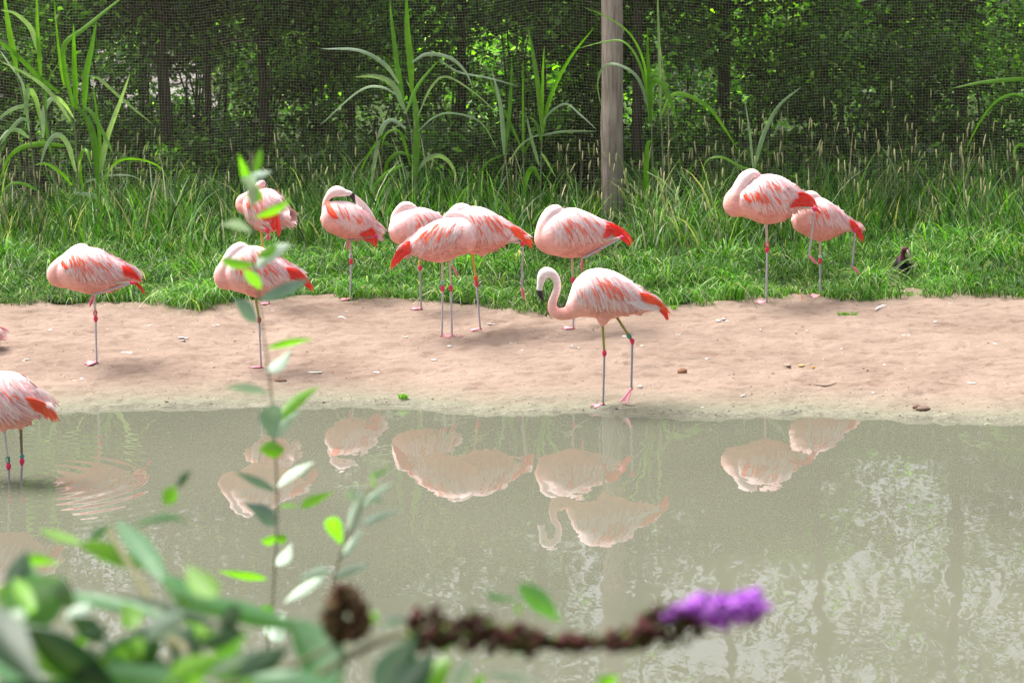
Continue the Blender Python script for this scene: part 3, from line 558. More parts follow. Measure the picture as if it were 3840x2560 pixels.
B.append(dict(O=(2680, 600), ref=(3077, 1112), psi=8, seed=9, label='smaller sleeping flamingo at right partly hidden behind the tall one, pale green ring', nst=20,
    torso=[(1165, 820, 980), (1185, 730, 1030), (1260, 630, 1080), (1360, 575, 1130), (1480, 556, 1195), (1600, 562, 1222), (1720, 622, 1195), (1840, 712, 1135), (1940, 805, 1095), (2020, 895, 1080), (2090, 965, 1065)],
    neck=[(1300, 850, 90), (1270, 760, 85), (1290, 660, 80), (1340, 580, 78), (1410, 535, 76), (1480, 540, 72), (1550, 565, 45), (1600, 590, 18)],
    wtop=[(1300, 660), (1480, 585), (1680, 625), (1840, 735), (1960, 845), (2060, 915)], wbot=[(1340, 820), (1520, 850), (1660, 880), (1800, 930), (1900, 970), (2000, 990)],
    tail=[((2000, 890), (2020, 1000), (2255, 1190), (2220, 1275), -.04, -.02, 9, 'r')],
    legs=[dict(pts=[(3074, 900), (3076, 979), (3077, 1112)], toe=186, up=PALELEG, low=(.42, .40, .45), band=((.55, .70, .52), None), bl=.016), dict(pts=[(3150, 860), (3205, 862), (3193, 998)], y=-.04, folded=True, tip=(3226, 1031), r=.0062)]))
B.append(dict(O=(780, 640), ref=(1009, 1142), psi=-30, seed=10, label='flamingo seen from behind with its round head on its back, at the grass edge', nst=26, fat=.72,
    torso=[(530, 500, 640), (590, 400, 740), (660, 330, 830), (740, 280, 900), (820, 262, 930), (900, 265, 928), (1000, 305, 885), (1080, 375, 810), (1130, 470, 770), (1165, 580, 750)],
    neck=[(660, 560, 95, .0), (580, 570, 95, .0), (510, 570, 108, .0), (500, 490, 98, .0), (580, 420, 80), (660, 340, 66), (740, 265, 66), (800, 222, 74), (825, 222, 70)],
    wtop=[(600, 440), (700, 340), (830, 285), (960, 310), (1060, 400), (1130, 520)], wbot=[(640, 660), (740, 740), (840, 770), (950, 770), (1050, 730), (1150, 720)],
    tail=[((930, 640), (1120, 560), (1080, 880), (1180, 970), -.10, -.09, 14, 'r'), ((1100, 520), (1150, 560), (1160, 760), (1180, 740), -.06, -.06, 4, 'w')],
    legs=[dict(pts=[(977, 870), (996, 985), (1009, 1142)], toe=200, up=YELLOW), dict(pts=[(1010, 842), (1035, 853), (1037, 866)], y=-.12, folded=True, tip=(1039, 893), low=(.3, .05, .08))]))
B.append(dict(O=(1980, 960), ref=(2261, 1515), psi=0, seed=11, label='walking flamingo at the water edge with its black tipped bill lowered and green ring', nst=44,
    torso=[(600, 650, 900), (640, 520, 925), (690, 390, 930), (770, 295, 915), (860, 228, 915), (960, 192, 922), (1080, 182, 940), (1200, 200, 955), (1320, 240, 925), (1440, 302, 892), (1560, 382, 875), (1680, 480, 862), (1780, 565, 848), (1880, 655, 828), (1960, 735, 805)],
    neck=[(760, 780, 130), (660, 830, 115), (570, 862, 98), (470, 870, 90), (390, 825, 82), (362, 740, 68), (380, 650, 62), (415, 560, 59), (440, 460, 56), (428, 360, 58), (375, 280, 68), (300, 245, 80), (240, 265, 84), (205, 330, 70), (185, 400, 52), (180, 430, 46)],
    bill=dict(base=[(190, 400, 50), (178, 450, 46), (170, 510, 44)], tip=[(166, 508, 44), (180, 560, 48), (200, 610, 38), (224, 655, 22), (240, 690, 6)], eye=(188, 305, 66)),
    wtop=[(700, 430), (880, 265), (1100, 225), (1300, 290), (1500, 400), (1740, 545)], wbot=[(760, 570), (900, 640), (1100, 650), (1300, 680), (1450, 690), (1740, 640)], fl=1.15,
    tail=[((1480, 640), (1700, 760), (2000, 770), (1960, 820), -.07, -.02, 14, 'w'), ((1660, 520), (1730, 640), (2150, 880), (2090, 860), -.05, -.01, 10, 'o'), ((1780, 640), (1900, 760), (2150, 930), (2090, 985), .0, .02, 9, 'r')],
    thigh=[((1130, 900), (1118, 1045), 110, 18, -.03), ((1300, 880), (1330, 940), 60, 16, .03)],
    legs=[dict(pts=[(2259, 1215), (2266, 1322), (2261, 1515)], y=-.03, toe=190, up=OLIVE, low=(.36, .36, .38)), dict(pts=[(2312, 1190), (2372, 1282), (2368, 1463)], y=.03, toe=215, up=(.34, .28, .06), low=(.36, .36, .38), band=((.02, .22, .10), (.1, .5, .3)))]))
B.append(dict(O=(0, 0), s=1.0, ref=(55, 1804), water=True, psi=-12, seed=12, label='flamingo wading in the pond at the left edge, only its back half in view', nst=20,
    torso=[(-150, 1490, 1550), (-135, 1455, 1575), (-100, 1425, 1595), (-50, 1402, 1606), (10, 1392, 1610), (60, 1397, 1606), (100, 1420, 1590), (140, 1457, 1558), (175, 1500, 1530)],
    neck=[(-110, 1540, 26), (-150, 1550, 20), (-178, 1530, 16), (-186, 1480, 14), (-182, 1430, 14), (-200, 1400, 18), (-222, 1415, 17), (-232, 1440, 11)],
    bill=dict(base=[(-230, 1435, 11), (-235, 1455, 10)], tip=[(-235, 1453, 11), (-230, 1475, 9), (-220, 1498, 2)], eye=(-224, 1410, 14)),
    wtop=[(-120, 1455), (-60, 1410), (10, 1402), (70, 1410), (110, 1435), (150, 1475)], wbot=[(-100, 1510), (-40, 1540), (20, 1545), (70, 1540), (110, 1535), (150, 1520)],
    tail=[((130, 1450), (160, 1500), (195, 1470), (210, 1530), -.02, .0, 8, 'w'), ((122, 1472), (150, 1520), (236, 1575), (200, 1572), -.05, -.02, 10, 'o')],
    legs=[dict(pts=[(70, 1600), (75, 1734), (68, 1860)], y=.04, toe=190, up=(.22, .16, .12), low=(.45, .38, .40), band=((.05, .30, .30), None), bl=.012), dict(pts=[(20, 1600), (38, 1745), (43, 1880)], y=-.03, toe=190, up=(.6, .55, .5), low=(.45, .38, .40), band=((.02, .25, .12), (.7, .75, .72)))],
    thigh=[((80, 1575), (70, 1618), 24, 4, .04), ((10, 1585), (18, 1620), 22, 4, -.03)]))
B.append(dict(O=(0, 0), s=1.0, ref=(-150, 1310), psi=0, seed=13, label='resting flamingo at the left edge of the sand, only its tail end in view', nst=10,
    torso=[(-300, 1240, 1270), (-280, 1205, 1292), (-240, 1185, 1304), (-180, 1175, 1310), (-100, 1185, 1306), (-50, 1205, 1290), (-10, 1225, 1268)],
    neck=[(-260, 1260, 26), (-320, 1262, 30), (-322, 1235, 28), (-290, 1205, 24), (-250, 1180, 22), (-220, 1178, 16), (-205, 1185, 6)],
    wtop=[(-270, 1215), (-230, 1190), (-180, 1182), (-120, 1188), (-70, 1200), (-20, 1222)], wbot=[(-250, 1250), (-200, 1262), (-150, 1268), (-100, 1270), (-60, 1265), (-20, 1255)],
    tail=[((-30, 1225), (-20, 1250), (8, 1248), (4, 1256), -.03, .0, 6, 'w'), ((-50, 1240), (-30, 1262), (10, 1282), (4, 1276), -.03, .0, 6, 'r')],
    legs=[dict(pts=[(-150, 1290), (-90, 1305), (-160, 1310)], y=-.03, folded=True, tip=(-195, 1311))]))
for s_ in B: make_flamingo(s_)

# ---------------------------------------------------------------- the dark ibis sitting in the grass
ib = at_ground(3386, 1042); iroot = empty('ibis', ib); tag(iroot, 'small dark maroon ibis with long bill sitting in the grass at right', 'ibis')
kk = np.linalg.norm(at_y(3387, 1042, ib[1]) - at_y(3386, 1042, ib[1])); R = np.random.default_rng(5)
il = lambda x, y, d=0: np.array(((x - 3386) * kk, d, (1042 - y) * kk))
mb = MB(); P = catmull([il(3386, 978, .16), il(3385, 985, .1), il(3385, 1000, .03), il(3386, 1006, -.03), il(3388, 1003, -.07)], 16); V, F = tube(P, np.interp(np.linspace(0, 1, 16), [0, .3, .7, 1], [.02, .055, .075, .035]), 16); mb.add(V, F)
P = catmull([il(3386, 1000, -.04), il(3384, 980, -.055), il(3382, 960, -.05), il(3384, 942, -.05), il(3390, 932, -.06), il(3395, 936, -.075)], 20); V, F = tube(P, np.interp(np.linspace(0, 1, 20), [0, .25, .6, .85, 1], [.045, .028, .020, .026, .015]), 14); mb.add(V, F)
tmp = mb.obj('tmp', MP); bm = bmesh.new(); bm.from_mesh(tmp.data); bmesh.ops.recalc_face_normals(bm, faces=bm.faces); bm.to_mesh(tmp.data); bm.free()
r = tmp.modifiers.new('r', 'REMESH'); r.mode = 'VOXEL'; r.voxel_size = .006; s_ = tmp.modifiers.new('s', 'SMOOTH'); s_.iterations = 3
me = bpy.data.meshes.new_from_object(tmp.evaluated_get(bpy.context.evaluated_depsgraph_get())); bpy.data.objects.remove(tmp)
co = np.array([v.co[:] for v in me.vertices]); h = np.clip((co[:, 2] - .13) / .08, 0, 1)[:, None]; c4 = np.ones((len(co), 4)); c4[:, :3] = np.array((.006, .004, .007)) * (1 - h) + np.array((.10, .018, .028)) * h
a = me.color_attributes.new('Col', 'FLOAT_COLOR', 'POINT'); a.data.foreach_set('color', c4.ravel()); MIB = m_vc('ibis_plumage', .6, .25, 70, .4, .004); me.materials.clear(); me.materials.append(MIB)
me.polygons.foreach_set('use_smooth', np.ones(len(me.polygons), dtype=bool)); o = bpy.data.objects.new('body', me); COL.objects.link(o); o.parent = iroot
for sx in (-1, 1):
    wm = MB()
    for i in range(9):
        for j in range(5):
            a0 = math.radians(10 + 16 * j + R.uniform(-4, 4)); y0 = .0 + .022 * i; rr = .072 - .0028 * i
            p = np.array((sx * rr * math.cos(a0 - .2), y0 - .02, .075 + rr * math.sin(a0) * 1.05)); q = p + np.array((sx * .002, .05, -.012)); V, F = ribbon([p, (p + q) / 2 + (sx * .003, 0, .001), q], [.018, .022, .004], (0, 0, 1), .1); wm.add(V, F, (.013, .006, .015))
    wm.obj('wing', MIB, iroot)
bb = MB(); V, F = tube(catmull([il(3394, 934, -.07), il(3401, 948, -.11), il(3408, 968, -.135), il(3412, 988, -.14)], 9), np.linspace(.0105, .004, 9), 10); bb.add(V, F, (.22, .13, .17)); bb.obj('bill', MHORN, iroot)
for sx in (-1, 1):
    em = MB(); V, F = blob(il(3390 + sx * 8, 933, -.07), (.004, .004, .004), R, 8, 6, 0); em.add(V, F, (.01, .01, .01)); em.obj('eye', MHORN, iroot)

# ---------------------------------------------------------------- fence: tall post and netting
FY = 28.35
fb = at_y(2296, 800, FY - .12); fz = float(gz(fb[0], fb[1], False)); froot = empty('netting_fence', (fb[0], fb[1], fz)); tag(froot, 'tall aviary netting fence with a weathered round wooden post', 'fence')
def post(x0, first):
    pm = MB(); P = []; Rr = []
    trace = [(2296, 830, 43), (2297, 740, 42.5), (2296, 600, 41.5), (2294, 480, 42), (2296, 380, 40.5), (2296, 200, 40), (2295, 0, 40)]
    k = np.linalg.norm(at_y(2297, 400, FY) - at_y(2296, 400, FY))
    for (x, y, r) in trace:
        w_ = at_y(x, y, FY - .12); P.append(w_); Rr.append(r * k)
    P.append(P[-1] + (0, 0, 1.5)); Rr.append(38.5 * k); P.append(P[-1] + (0, 0, 1.3)); Rr.append(37 * k)
    P = catmull(np.column_stack([np.array(P), Rr]), 60); V, F = tube(P[:, :3], P[:, 3], 26); V = V + (np.random.default_rng(8).random(V.shape) - .5) * .0035
    V[:, 0] += x0; pm.add(V, F); pm.obj('post', MPOST, froot, off=froot.location)
post(0, True); post(-8.1, False); post(8.2, False)
def net():
    sp = .0278; xs_ = np.arange(-8.4, 11.0, sp); zs_ = np.arange(fz - .02, fz + 5.0, sp)
    def warp(X, Z):
        zz = Z - fz; sag = .05 * np.sin(X * .9 + 1) + .035 * np.sin(X * 2.1 + .3) + .02 * np.sin(X * 4.7)
        return X + .035 * np.sin(Z * 1.3 + X * .5) + .012 * np.sin(Z * 5 + X * 3) + .004 * (vn(X * 12, Z * 12) - .5), FY + .06 * np.sin(X * 1.1 + Z) + .03 * np.sin(X * 3.3), Z + sag * np.clip(zz / 1.5, 0, 1) + .010 * (vn(X * 5, Z * 5) - .5)
    Vs = []; Fs = []; n0 = 0; r = .00085
    def lines(A, B_, horizontal):
        nonlocal n0
        nl, npt = A.shape; X, Y_, Z = warp(A, B_); a_ = (0, r), (-.87 * r, -.5 * r), (.87 * r, -.5 * r)
        if horizontal: V = np.stack([np.stack([X, Y_ + p, Z + q], -1) for p, q in a_], 2)
        else: V = np.stack([np.stack([X + p, Y_ + q, Z], -1) for p, q in a_], 2)
        idx = n0 + np.arange(nl)[:, None, None] * npt * 3 + np.arange(npt - 1)[None, :, None] * 3
        j = np.arange(3)[None, None, :]; jn = (j + 1) % 3
        F_ = np.stack([idx + j, idx + jn, idx + 3 + jn, idx + 3 + j], -1).reshape(-1, 4); Vs.append(V.reshape(-1, 3)); Fs.append(F_); n0 += nl * npt * 3
    xx = np.arange(-8.4, 11.01, .14); zz = np.arange(fz - .02, fz + 5.05, .14)
    lines(np.tile(xx, (len(zs_), 1)), np.tile(zs_[:, None], (1, len(xx))), True); lines(np.tile(xs_[:, None], (1, len(zz))), np.tile(zz, (len(xs_), 1)), False)
    o = mesh_obj('netting', np.concatenate(Vs) - np.array(froot.location), np.concatenate(Fs), MNET, froot, smooth=False); o['kind'] = 'stuff'
net()

# ---------------------------------------------------------------- grass
def grass(name, n, xr, dfun, hfun, wr, cols, label, seed, segs=4, curl=(.3, 1.1), cat='grass', keep=None):
    R = np.random.default_rng(seed)
    x = R.uniform(*xr, n); u = R.random(n); y = dfun(x, u); cl = vn(x * 2.2 + 7, y * 2.2 + 3); cl2 = vn(x * 7 + 1, y * 7 + 9)
    m = R.random(n) < (.35 + 1.1 * cl2)
    if keep is not None: m &= keep(x, y)
    x, y, u, cl, cl2 = x[m], y[m], u[m], cl[m], cl2[m]; n = len(x); h = hfun(x, y, u, R) * (.6 + .8 * cl) * np.where((abs(x - .0342 * y) < .2) & (y > 26.3), .45, 1) * np.where((abs(x - ib[0] * y / ib[1]) < .17) & (y > ib[1] - .8) & (y < ib[1] + .12), .25, 1); w_ = R.uniform(*wr, n) * (.7 + .5 * h / h.mean())
    az = R.uniform(0, 2 * np.pi, n) + 1.2 * (cl2 - .5); lean = R.uniform(.03, .35, n); cu = R.uniform(*curl, n) * h
    z = gz(x, y, False) + .0
    t = np.linspace(0, 1, segs + 1)[None, :]
    px = x[:, None] + np.cos(az)[:, None] * (lean[:, None] * h[:, None] * t + cu[:, None] * t ** 2.5 * .6); py = y[:, None] + np.sin(az)[:, None] * (lean[:, None] * h[:, None] * t + cu[:, None] * t ** 2.5 * .6)
    pz = z[:, None] + h[:, None] * (t - (curl[1] * .45) * (cu / h)[:, None] * t ** 3)
    sa = R.uniform(0, np.pi, n); sx = np.cos(sa)[:, None]; sy = np.sin(sa)[:, None] * .6; wd = w_[:, None] * (1 - t ** 2.2 * .93) / 2
    V = np.stack([np.stack([px - sx * wd, py - sy * wd, pz], -1), np.stack([px + sx * wd, py + sy * wd, pz], -1)], 2).reshape(-1, 3)
    k = (segs + 1) * 2; i = np.arange(n)[:, None] * k + np.arange(segs)[None, :] * 2
    F = np.stack([i, i + 1, i + 3, i + 2], -1).reshape(-1, 4)
    pal = np.array([c for c, _ in cols]); pr = np.array([p for _, p in cols]); pr = pr / pr.sum(); ci = R.choice(len(pal), n, p=pr); C = pal[ci] * R.uniform(.4, 1.5, (n, 1)) * (.5 + .9 * cl[:, None])
    o = mesh_obj(name, V, F, MGRASS, col=np.repeat(C, k, 0)); tag(o, label, cat, kind='stuff'); return o
G1 = [((.070, .21, .016), 5), ((.12, .29, .022), 3), ((.045, .13, .018), 4), ((.30, .42, .20), 2), ((.46, .44, .24), .9)]
G2 = [((.065, .18, .025), 5), ((.13, .29, .03), 3), ((.17, .29, .14), 2.2), ((.36, .40, .22), 1.2), ((.46, .40, .24), .6), ((.03, .08, .02), 4)]
GB = [((.09, .22, .025), 4), ((.17, .29, .12), 3), ((.28, .36, .20), 2), ((.40, .36, .22), 1)]
dens = lambda x, y: np.ones_like(x, bool)
fr = lambda lo, hi: (lambda x, u: edgeY(x) - .05 + .22 * (vn(x * 3.1, x * 0 + 1) - .5) + .16 * (vn(x * 11, x * 0 + 6) - .5) + lo + (hi - lo) * u)
grass('short_grass', 60000, (-5.4, 5.6), fr(0, 1.7), lambda x, y, u, R: R.uniform(.07, .23, len(x)) * (1 + .4 * u) * (.55 + 1.3 * vn(x * 4.3, y * 4.3)), (.005, .010), G1, 'lush short green grass along the back edge of the sand', 21, 5, (.6, 1.7))
grass('long_grass', 64000, (-6.0, 6.2), fr(.55, 4.3), lambda x, y, u, R: R.uniform(.12, .37, len(x)) * (.8 + .45 * u), (.006, .013), G2, 'tangled long grass in front of the netting', 22, 5, (.2, 1.0))
grass('tall_grass', 6000, (-6.3, 6.5), fr(1.8, 4.4), lambda x, y, u, R: R.uniform(.35, .72, len(x)), (.008, .017), G2, 'tall upright grass blades against the netting', 23, 5, (.15, .7))
grass('blade_stand', 800, (.6, 2.3), fr(1.6, 4.0), lambda x, y, u, R: R.uniform(.4, .85, len(x)), (.008, .016), GB, 'stand of broad upright grass blades around and right of the wooden post', 24, 6, (.2, 1.1))
# seed heads on thin stalks
def seedheads():
    R = np.random.default_rng(9); mb = MB()
    for i in range(620):
        x = R.uniform(-5.3, 5.5); u = R.random() ** .6
        if R.random() > .35 + .75 * float(vn(np.array(x * 1.1), np.array(4.)) > .42): continue
        y = float(edgeY(x)) + 1.2 + 3.0 * u; h = R.uniform(.32, .68) * (.7 + .5 * u) * (1.3 if x > 1.8 else 1); a = R.uniform(0, 6.28); ln = R.uniform(.0, .13) * h * (2.4 if R.random() < .2 else 1)
        if i % 9 == 0: h *= 1.25
        b0 = np.array((x, y, float(gz(x, y, False)))); P = catmull([b0, b0 + (ln * .3 * math.cos(a), ln * .3 * math.sin(a), h * .6), b0 + (ln * math.cos(a), ln * math.sin(a), h)], 5)
        V, F = tube(P, .0016, 3, False); mb.add(V, F, np.array((.24, .26, .13)) * R.uniform(.8, 1.3))
        d_ = P[-1] - P[-2]; d_ /= np.linalg.norm(d_); hl = R.uniform(.05, .13); V, F = tube([P[-1] - d_ * .005, P[-1] + d_ * hl * .2, P[-1] + d_ * hl * .8, P[-1] + d_ * hl], np.array((.003, .0068, .0058, .002)) * R.uniform(.8, 1.2), 5); mb.add(V, F, np.array((.52, .52, .24)) * R.uniform(.75, 1.2))
    tag(mb.obj('seed_heads', MSTALK), 'pale timothy grass seed heads rising above the long grass', 'grass', kind='stuff')
seedheads()

# ---------------------------------------------------------------- giant reeds in front of the netting
c1 = lambda p: (p[0] / 1.742, p[1] / 1.742); c2 = lambda p: (1200 + p[0] / 1.742, p[1] / 1.742); c3 = lambda p: (2400 + p[0] / 1.568, p[1] / 1.568)
GR = [(.16, .38, .03), (.20, .42, .04), (.30, .43, .24), (.38, .50, .34), (.14, .31, .035)]; TAN = (.42, .33, .21)
reeds = [
 ('giant reed clump at the far left with many arching blades', c1, (520, 1600), 27.7,
  [[(560, 1600), (510, 1100), (482, 700), (490, 400)], [(400, 1600), (330, 950), (270, 560), (245, 200)], [(280, 1600), (190, 850), (100, 450)], [(660, 1600), (655, 1150), (660, 1050)]],
  [([(550, 720), (560, 500), (600, 300), (630, 130)], 38), ([(480, 700), (410, 330), (560, 180), (780, 0), (860, -60)], 34), ([(500, 720), (485, 430), (480, 150)], 34), ([(460, 790), (340, 620), (200, 500), (0, 400)], 24), ([(390, 610), (250, 500), (120, 370), (0, 275), (-120, 200)], 30),
   ([(270, 400), (230, 260), (190, 170), (100, 90), (0, 65)], 34), ([(270, 560), (245, 200), (240, 0), (238, -90)], 24), ([(420, 560), (400, 470), (370, 200), (355, 0)], 16), ([(110, 480), (90, 350), (60, 200), (30, 0), (20, -60)], 36), ([(280, 900), (290, 720), (350, 640), (420, 680), (500, 800)], 30),
   ([(165, 740), (185, 590), (230, 640), (260, 760), (290, 920)], 36), ([(220, 680), (90, 710), (0, 770), (-60, 820)], 22), ([(500, 710), (560, 760), (610, 900), (640, 1200), (650, 1500)], 40), ([(655, 1120), (700, 900), (790, 650), (850, 480)], 32), ([(540, 700), (600, 740), (690, 900), (740, 1010)], 26), ([(560, 500), (640, 510), (800, 650), (1000, 815)], 18),
   ([(420, 955), (300, 940), (150, 960), (50, 1040), (0, 1180)], 30), ([(495, 1120), (440, 940), (370, 880), (300, 960), (260, 1100)], 30), ([(530, 1200), (520, 1050), (560, 980), (600, 1100)], 24), ([(480, 1260), (640, 1290), (750, 1400), (810, 1560)], 30), ([(560, 1560), (560, 1440), (620, 1340), (700, 1380)], 28), ([(660, 1210), (760, 1060), (900, 1040), (1040, 1090), (1110, 1200)], 16),
   ([(200, 800), (140, 780), (60, 860), (0, 950)], 24), ([(655, 1130), (650, 900), (620, 650), (608, 540)], 20), ([(470, 1210), (400, 1130), (300, 1070), (220, 1080)], 20), ([(560, 1190), (700, 1150), (860, 1150), (960, 1210)], 13), ([(190, 900), (110, 850), (40, 870), (-30, 950)], 26), ([(255, 1250), (150, 1200), (60, 1210), (0, 1290)], 20), ([(330, 1000), (300, 800), (310, 560), (400, 380)], 18), ([(190, 860), (150, 560), (60, 420), (0, 330)], 18)]),
 ('tall reed left of centre with blades reaching the top of the picture', c2, (640, 1400), 27.75,
  [[(650, 1500), (625, 1320), (600, 900), (555, 700)], [(610, 1400), (632, 1000), (620, 800)], [(460, 1450), (400, 1100), (365, 860), 'tan']],
  [([(545, 720), (525, 560), (500, 400), (470, 150), (455, 0)], 34), ([(600, 600), (590, 400), (570, 200), (565, 0), (562, -60)], 40), ([(550, 720), (480, 560), (370, 500), (220, 505)], 34), ([(515, 545), (420, 420), (250, 330), (0, 320)], 26), ([(530, 640), (400, 570), (250, 600), (0, 820)], 16), ([(560, 740), (640, 560), (780, 390)], 22),
   ([(600, 410), (700, 355), (850, 380), (950, 470), (1000, 580)], 22), ([(628, 1150), (630, 800), (610, 620), (560, 520)], 42), ([(780, 388), (900, 470), (1100, 510), (1310, 570)], 14), ([(640, 760), (720, 580), (820, 500), (1000, 600), (1170, 750)], 14), ([(560, 840), (470, 785), (400, 850), (350, 1100), (320, 1320)], 28), ([(570, 900), (480, 850), (380, 920), (280, 1080), (250, 1250)], 18),
   ([(595, 1020), (520, 1000), (440, 1060), (410, 1180)], 24), ([(630, 1130), (700, 1040), (790, 1020), (870, 1100), (900, 1260)], 28), ([(640, 860), (740, 770), (860, 740), (1050, 800), (1170, 1000)], 12), ([(545, 1075), (440, 1130), (340, 1240), (290, 1380)], 24), ([(590, 1080), (540, 900), (500, 850), (430, 880), (395, 990)], 18)]),
 ('slender reed shoot with a dry tan stalk between the two centre reeds', c2, (1240, 1400), 27.8,
  [[(1250, 1420), (1225, 1150), (1200, 980), 'tan'], [(1345, 1200), (1325, 900), (1325, 600)]],
  [([(1205, 1010), (1180, 700), (1120, 450)], 28), ([(1210, 1000), (1240, 700), (1255, 370)], 24), ([(1330, 1000), (1240, 800), (1150, 620), (1080, 420)], 18), ([(1200, 1010), (1080, 1080), (960, 1300)], 14), ([(1330, 1000), (1325, 600), (1325, 390)], 14), ([(1335, 1000), (1380, 900), (1400, 840)], 12)]),
 ('reed shoot just left of the wooden post', c2, (1440, 1400), 27.7,
  [[(1440, 1450), (1442, 1200), (1448, 930), (1448, 820)]],
  [([(1447, 830), (1430, 620), (1400, 400), (1355, 170)], 30), ([(1450, 830), (1455, 500), (1465, 300)], 20), ([(1455, 870), (1500, 650), (1620, 400), (1790, 180)], 24), ([(1447, 925), (1430, 850), (1400, 790), (1360, 760)], 24), ([(1460, 830), (1480, 760), (1600, 680), (1700, 750), (1810, 850)], 14), ([(1448, 885), (1600, 860), (1820, 858)], 14), ([(1448, 880), (1380, 900), (1300, 960), (1220, 1080)], 12), ([(1430, 1080), (1380, 900), (1350, 760)], 20), ([(1440, 1180), (1390, 1100), (1345, 1180), (1320, 1420)], 30), ([(1447, 1000), (1480, 1050), (1540, 1160)], 14)]),
 ('reed shoot just right of the wooden post with a reddish dry stalk', c3, (80, 1300), 27.7,
  [[(85, 1350), (75, 1000), (68, 700)], [(150, 1200), (130, 800), (118, 500)], [(175, 1250), (168, 900), (165, 650), (120, 280), 'tan']],
  [([(62, 730), (55, 500), (45, 300), (45, 150)], 24), ([(65, 720), (60, 520), (90, 470), (150, 520), (220, 720)], 32), ([(62, 740), (40, 600), (-20, 450), (-130, 380), (-215, 395), (-250, 500), (-225, 640)], 18), ([(120, 700), (115, 400), (105, 50), (104, -40)], 18), ([(125, 680), (180, 570), (260, 555), (400, 630), (500, 760), (580, 890)], 24), ([(70, 830), (45, 850), (35, 1050), (45, 1350)], 28), ([(60, 620), (20, 360), (-60, 200), (-180, 110), (-340, 40)], 14), ([(62, 640), (0, 380), (-90, 250), (-200, 245), (-380, 290)], 13), ([(90, 1100), (150, 1130), (230, 1180), (300, 1290)], 20), ([(75, 980), (120, 1080), (140, 1200)], 16)]),
 ('short reed shoot with one long blade above the tall sleeping flamingo', c3, (670, 1200), 27.6,
  [[(670, 1200), (670, 960)]],
  [([(675, 990), (700, 880), (740, 760), (820, 620), (950, 510)], 24), ([(665, 990), (645, 780), (615, 580)], 13), ([(668, 1000), (590, 980), (480, 925), (390, 950), (360, 1060)], 16)]),
 ('reed at the right edge with a long level blade and a thin arching one', c3, (2330, 1200), 27.6,
  [[(2330, 1200), (2320, 800), (2310, 470)]],
  [([(2310, 480), (2258, 465), (2100, 475), (1980, 490), (1830, 522)], 22), ([(2320, 600), (2200, 555), (2080, 610), (1980, 750), (1900, 920)], 13), ([(2325, 900), (2240, 850), (2200, 900), (2230, 1000)], 16)]),
]
for ri, (lab, cf, bp, Y0, stems, blades) in enumerate(reeds):
    R = np.random.default_rng(40 + ri); q = cf(bp); bpt = at_y(q[0], q[1], Y0); base = np.array((bpt[0], Y0, float(gz(bpt[0], Y0, False)))); root = empty('reed_plant', base); tag(root, lab, 'reed', 'giant reeds growing before the netting')
    k = np.linalg.norm(at_y(2001, 400, Y0) - at_y(2000, 400, Y0)); scf = 1 / 1.742 if cf is not c3 else 1 / 1.568
    for st in stems:
        tan = 'tan' in st; pts = [at_y(*cf(p), Y0 + .02 * i) for i, p in enumerate([p for p in st if p != 'tan'])]; pts[0][2] = min(pts[0][2], base[2] - .02)
        P = catmull(pts, 14); V, F = tube(P, np.linspace(.009, .005, 14) * (.8 if tan else 1), 7); mb = MB(); mb.add(V, F, TAN if tan else (.20, .24, .12)); mb.obj('stem', MSTALK, root, off=base)
    for pts, wpx in blades:
        amp = R.uniform(-.18, .22); pts = [at_y(*cf(p), Y0 + amp * (i / (len(pts) - 1)) ** 1.5 * len(pts) / 3) for i, p in enumerate(pts)]; P = catmull(pts, 22); u = np.linspace(0, 1, 22)
        W = wpx * scf * k * np.minimum(1, .45 + 2.2 * u) * (1 - u ** 2.6) ** .8 + .0008; tw = R.uniform(-.5, .5); side = np.stack([np.ones(22), np.sin(tw + u * R.uniform(-1, 1)) * .8, np.full(22, R.uniform(-.2, .2))], 1)
        # width direction: across the blade, mostly facing the open side of the fence
        T = np.gradient(P, axis=0); T /= np.linalg.norm(T, axis=1)[:, None]; fc = np.array((0, -1, .25)); sd_ = np.cross(T, fc) + np.array((0, 1, 0)) * np.sin(tw + u * R.uniform(-1.2, 1.2))[:, None] * .7
        V, F = ribbon(P, W * 1.15, sd_, .18); c = np.array(GR[R.integers(len(GR))]) * R.uniform(.85, 1.2); mb = MB(); mb.add(V, F, c); mb.obj('leaf', MREED, root, off=base)

# ---------------------------------------------------------------- trees and shrubs behind the netting
def leaves(R, centers, rad, n, size, cols, flat=.5):
    ci = R.integers(0, len(centers), n); p = centers[ci] + R.normal(0, 1, (n, 3)) * rad[ci][:, None] * (.5, .5, .38)
    nrm = R.normal(0, 1, (n, 3)); nrm[:, 2] = abs(nrm[:, 2]) + flat; nrm[:, 1] -= .3; nrm /= np.linalg.norm(nrm, axis=1)[:, None]
    a = np.cross(nrm, R.normal(0, 1, (n, 3))); a /= np.linalg.norm(a, axis=1)[:, None]; b = np.cross(nrm, a); s = R.uniform(.6, 1.3, n)[:, None] * size
    V = np.stack([p - a * s * .5, p + b * s * .28 - a * s * .05 + nrm * s * .05, p + a * s * .5 - nrm * s * .08, p - b * s * .28 - a * s * .05 + nrm * s * .05], 1).reshape(-1, 3)
    F = np.arange(n * 4).reshape(n, 4); pal = np.array([c for c, _ in cols]); pr = np.array([w_ for _, w_ in cols]); C = pal[R.choice(len(pal), n, p=pr / pr.sum())] * R.uniform(.7, 1.3, (n, 1))
    cb = R.uniform(.5, 1.5, len(centers))[ci][:, None]; return V, F, np.repeat(C * cb, 4, 0)
DK = [((.022, .066, .010), 4.5), ((.048, .130, .016), 4), ((.13, .29, .028), 2.4), ((.045, .10, .04), 1.3), ((.10, .08, .04), .15)]
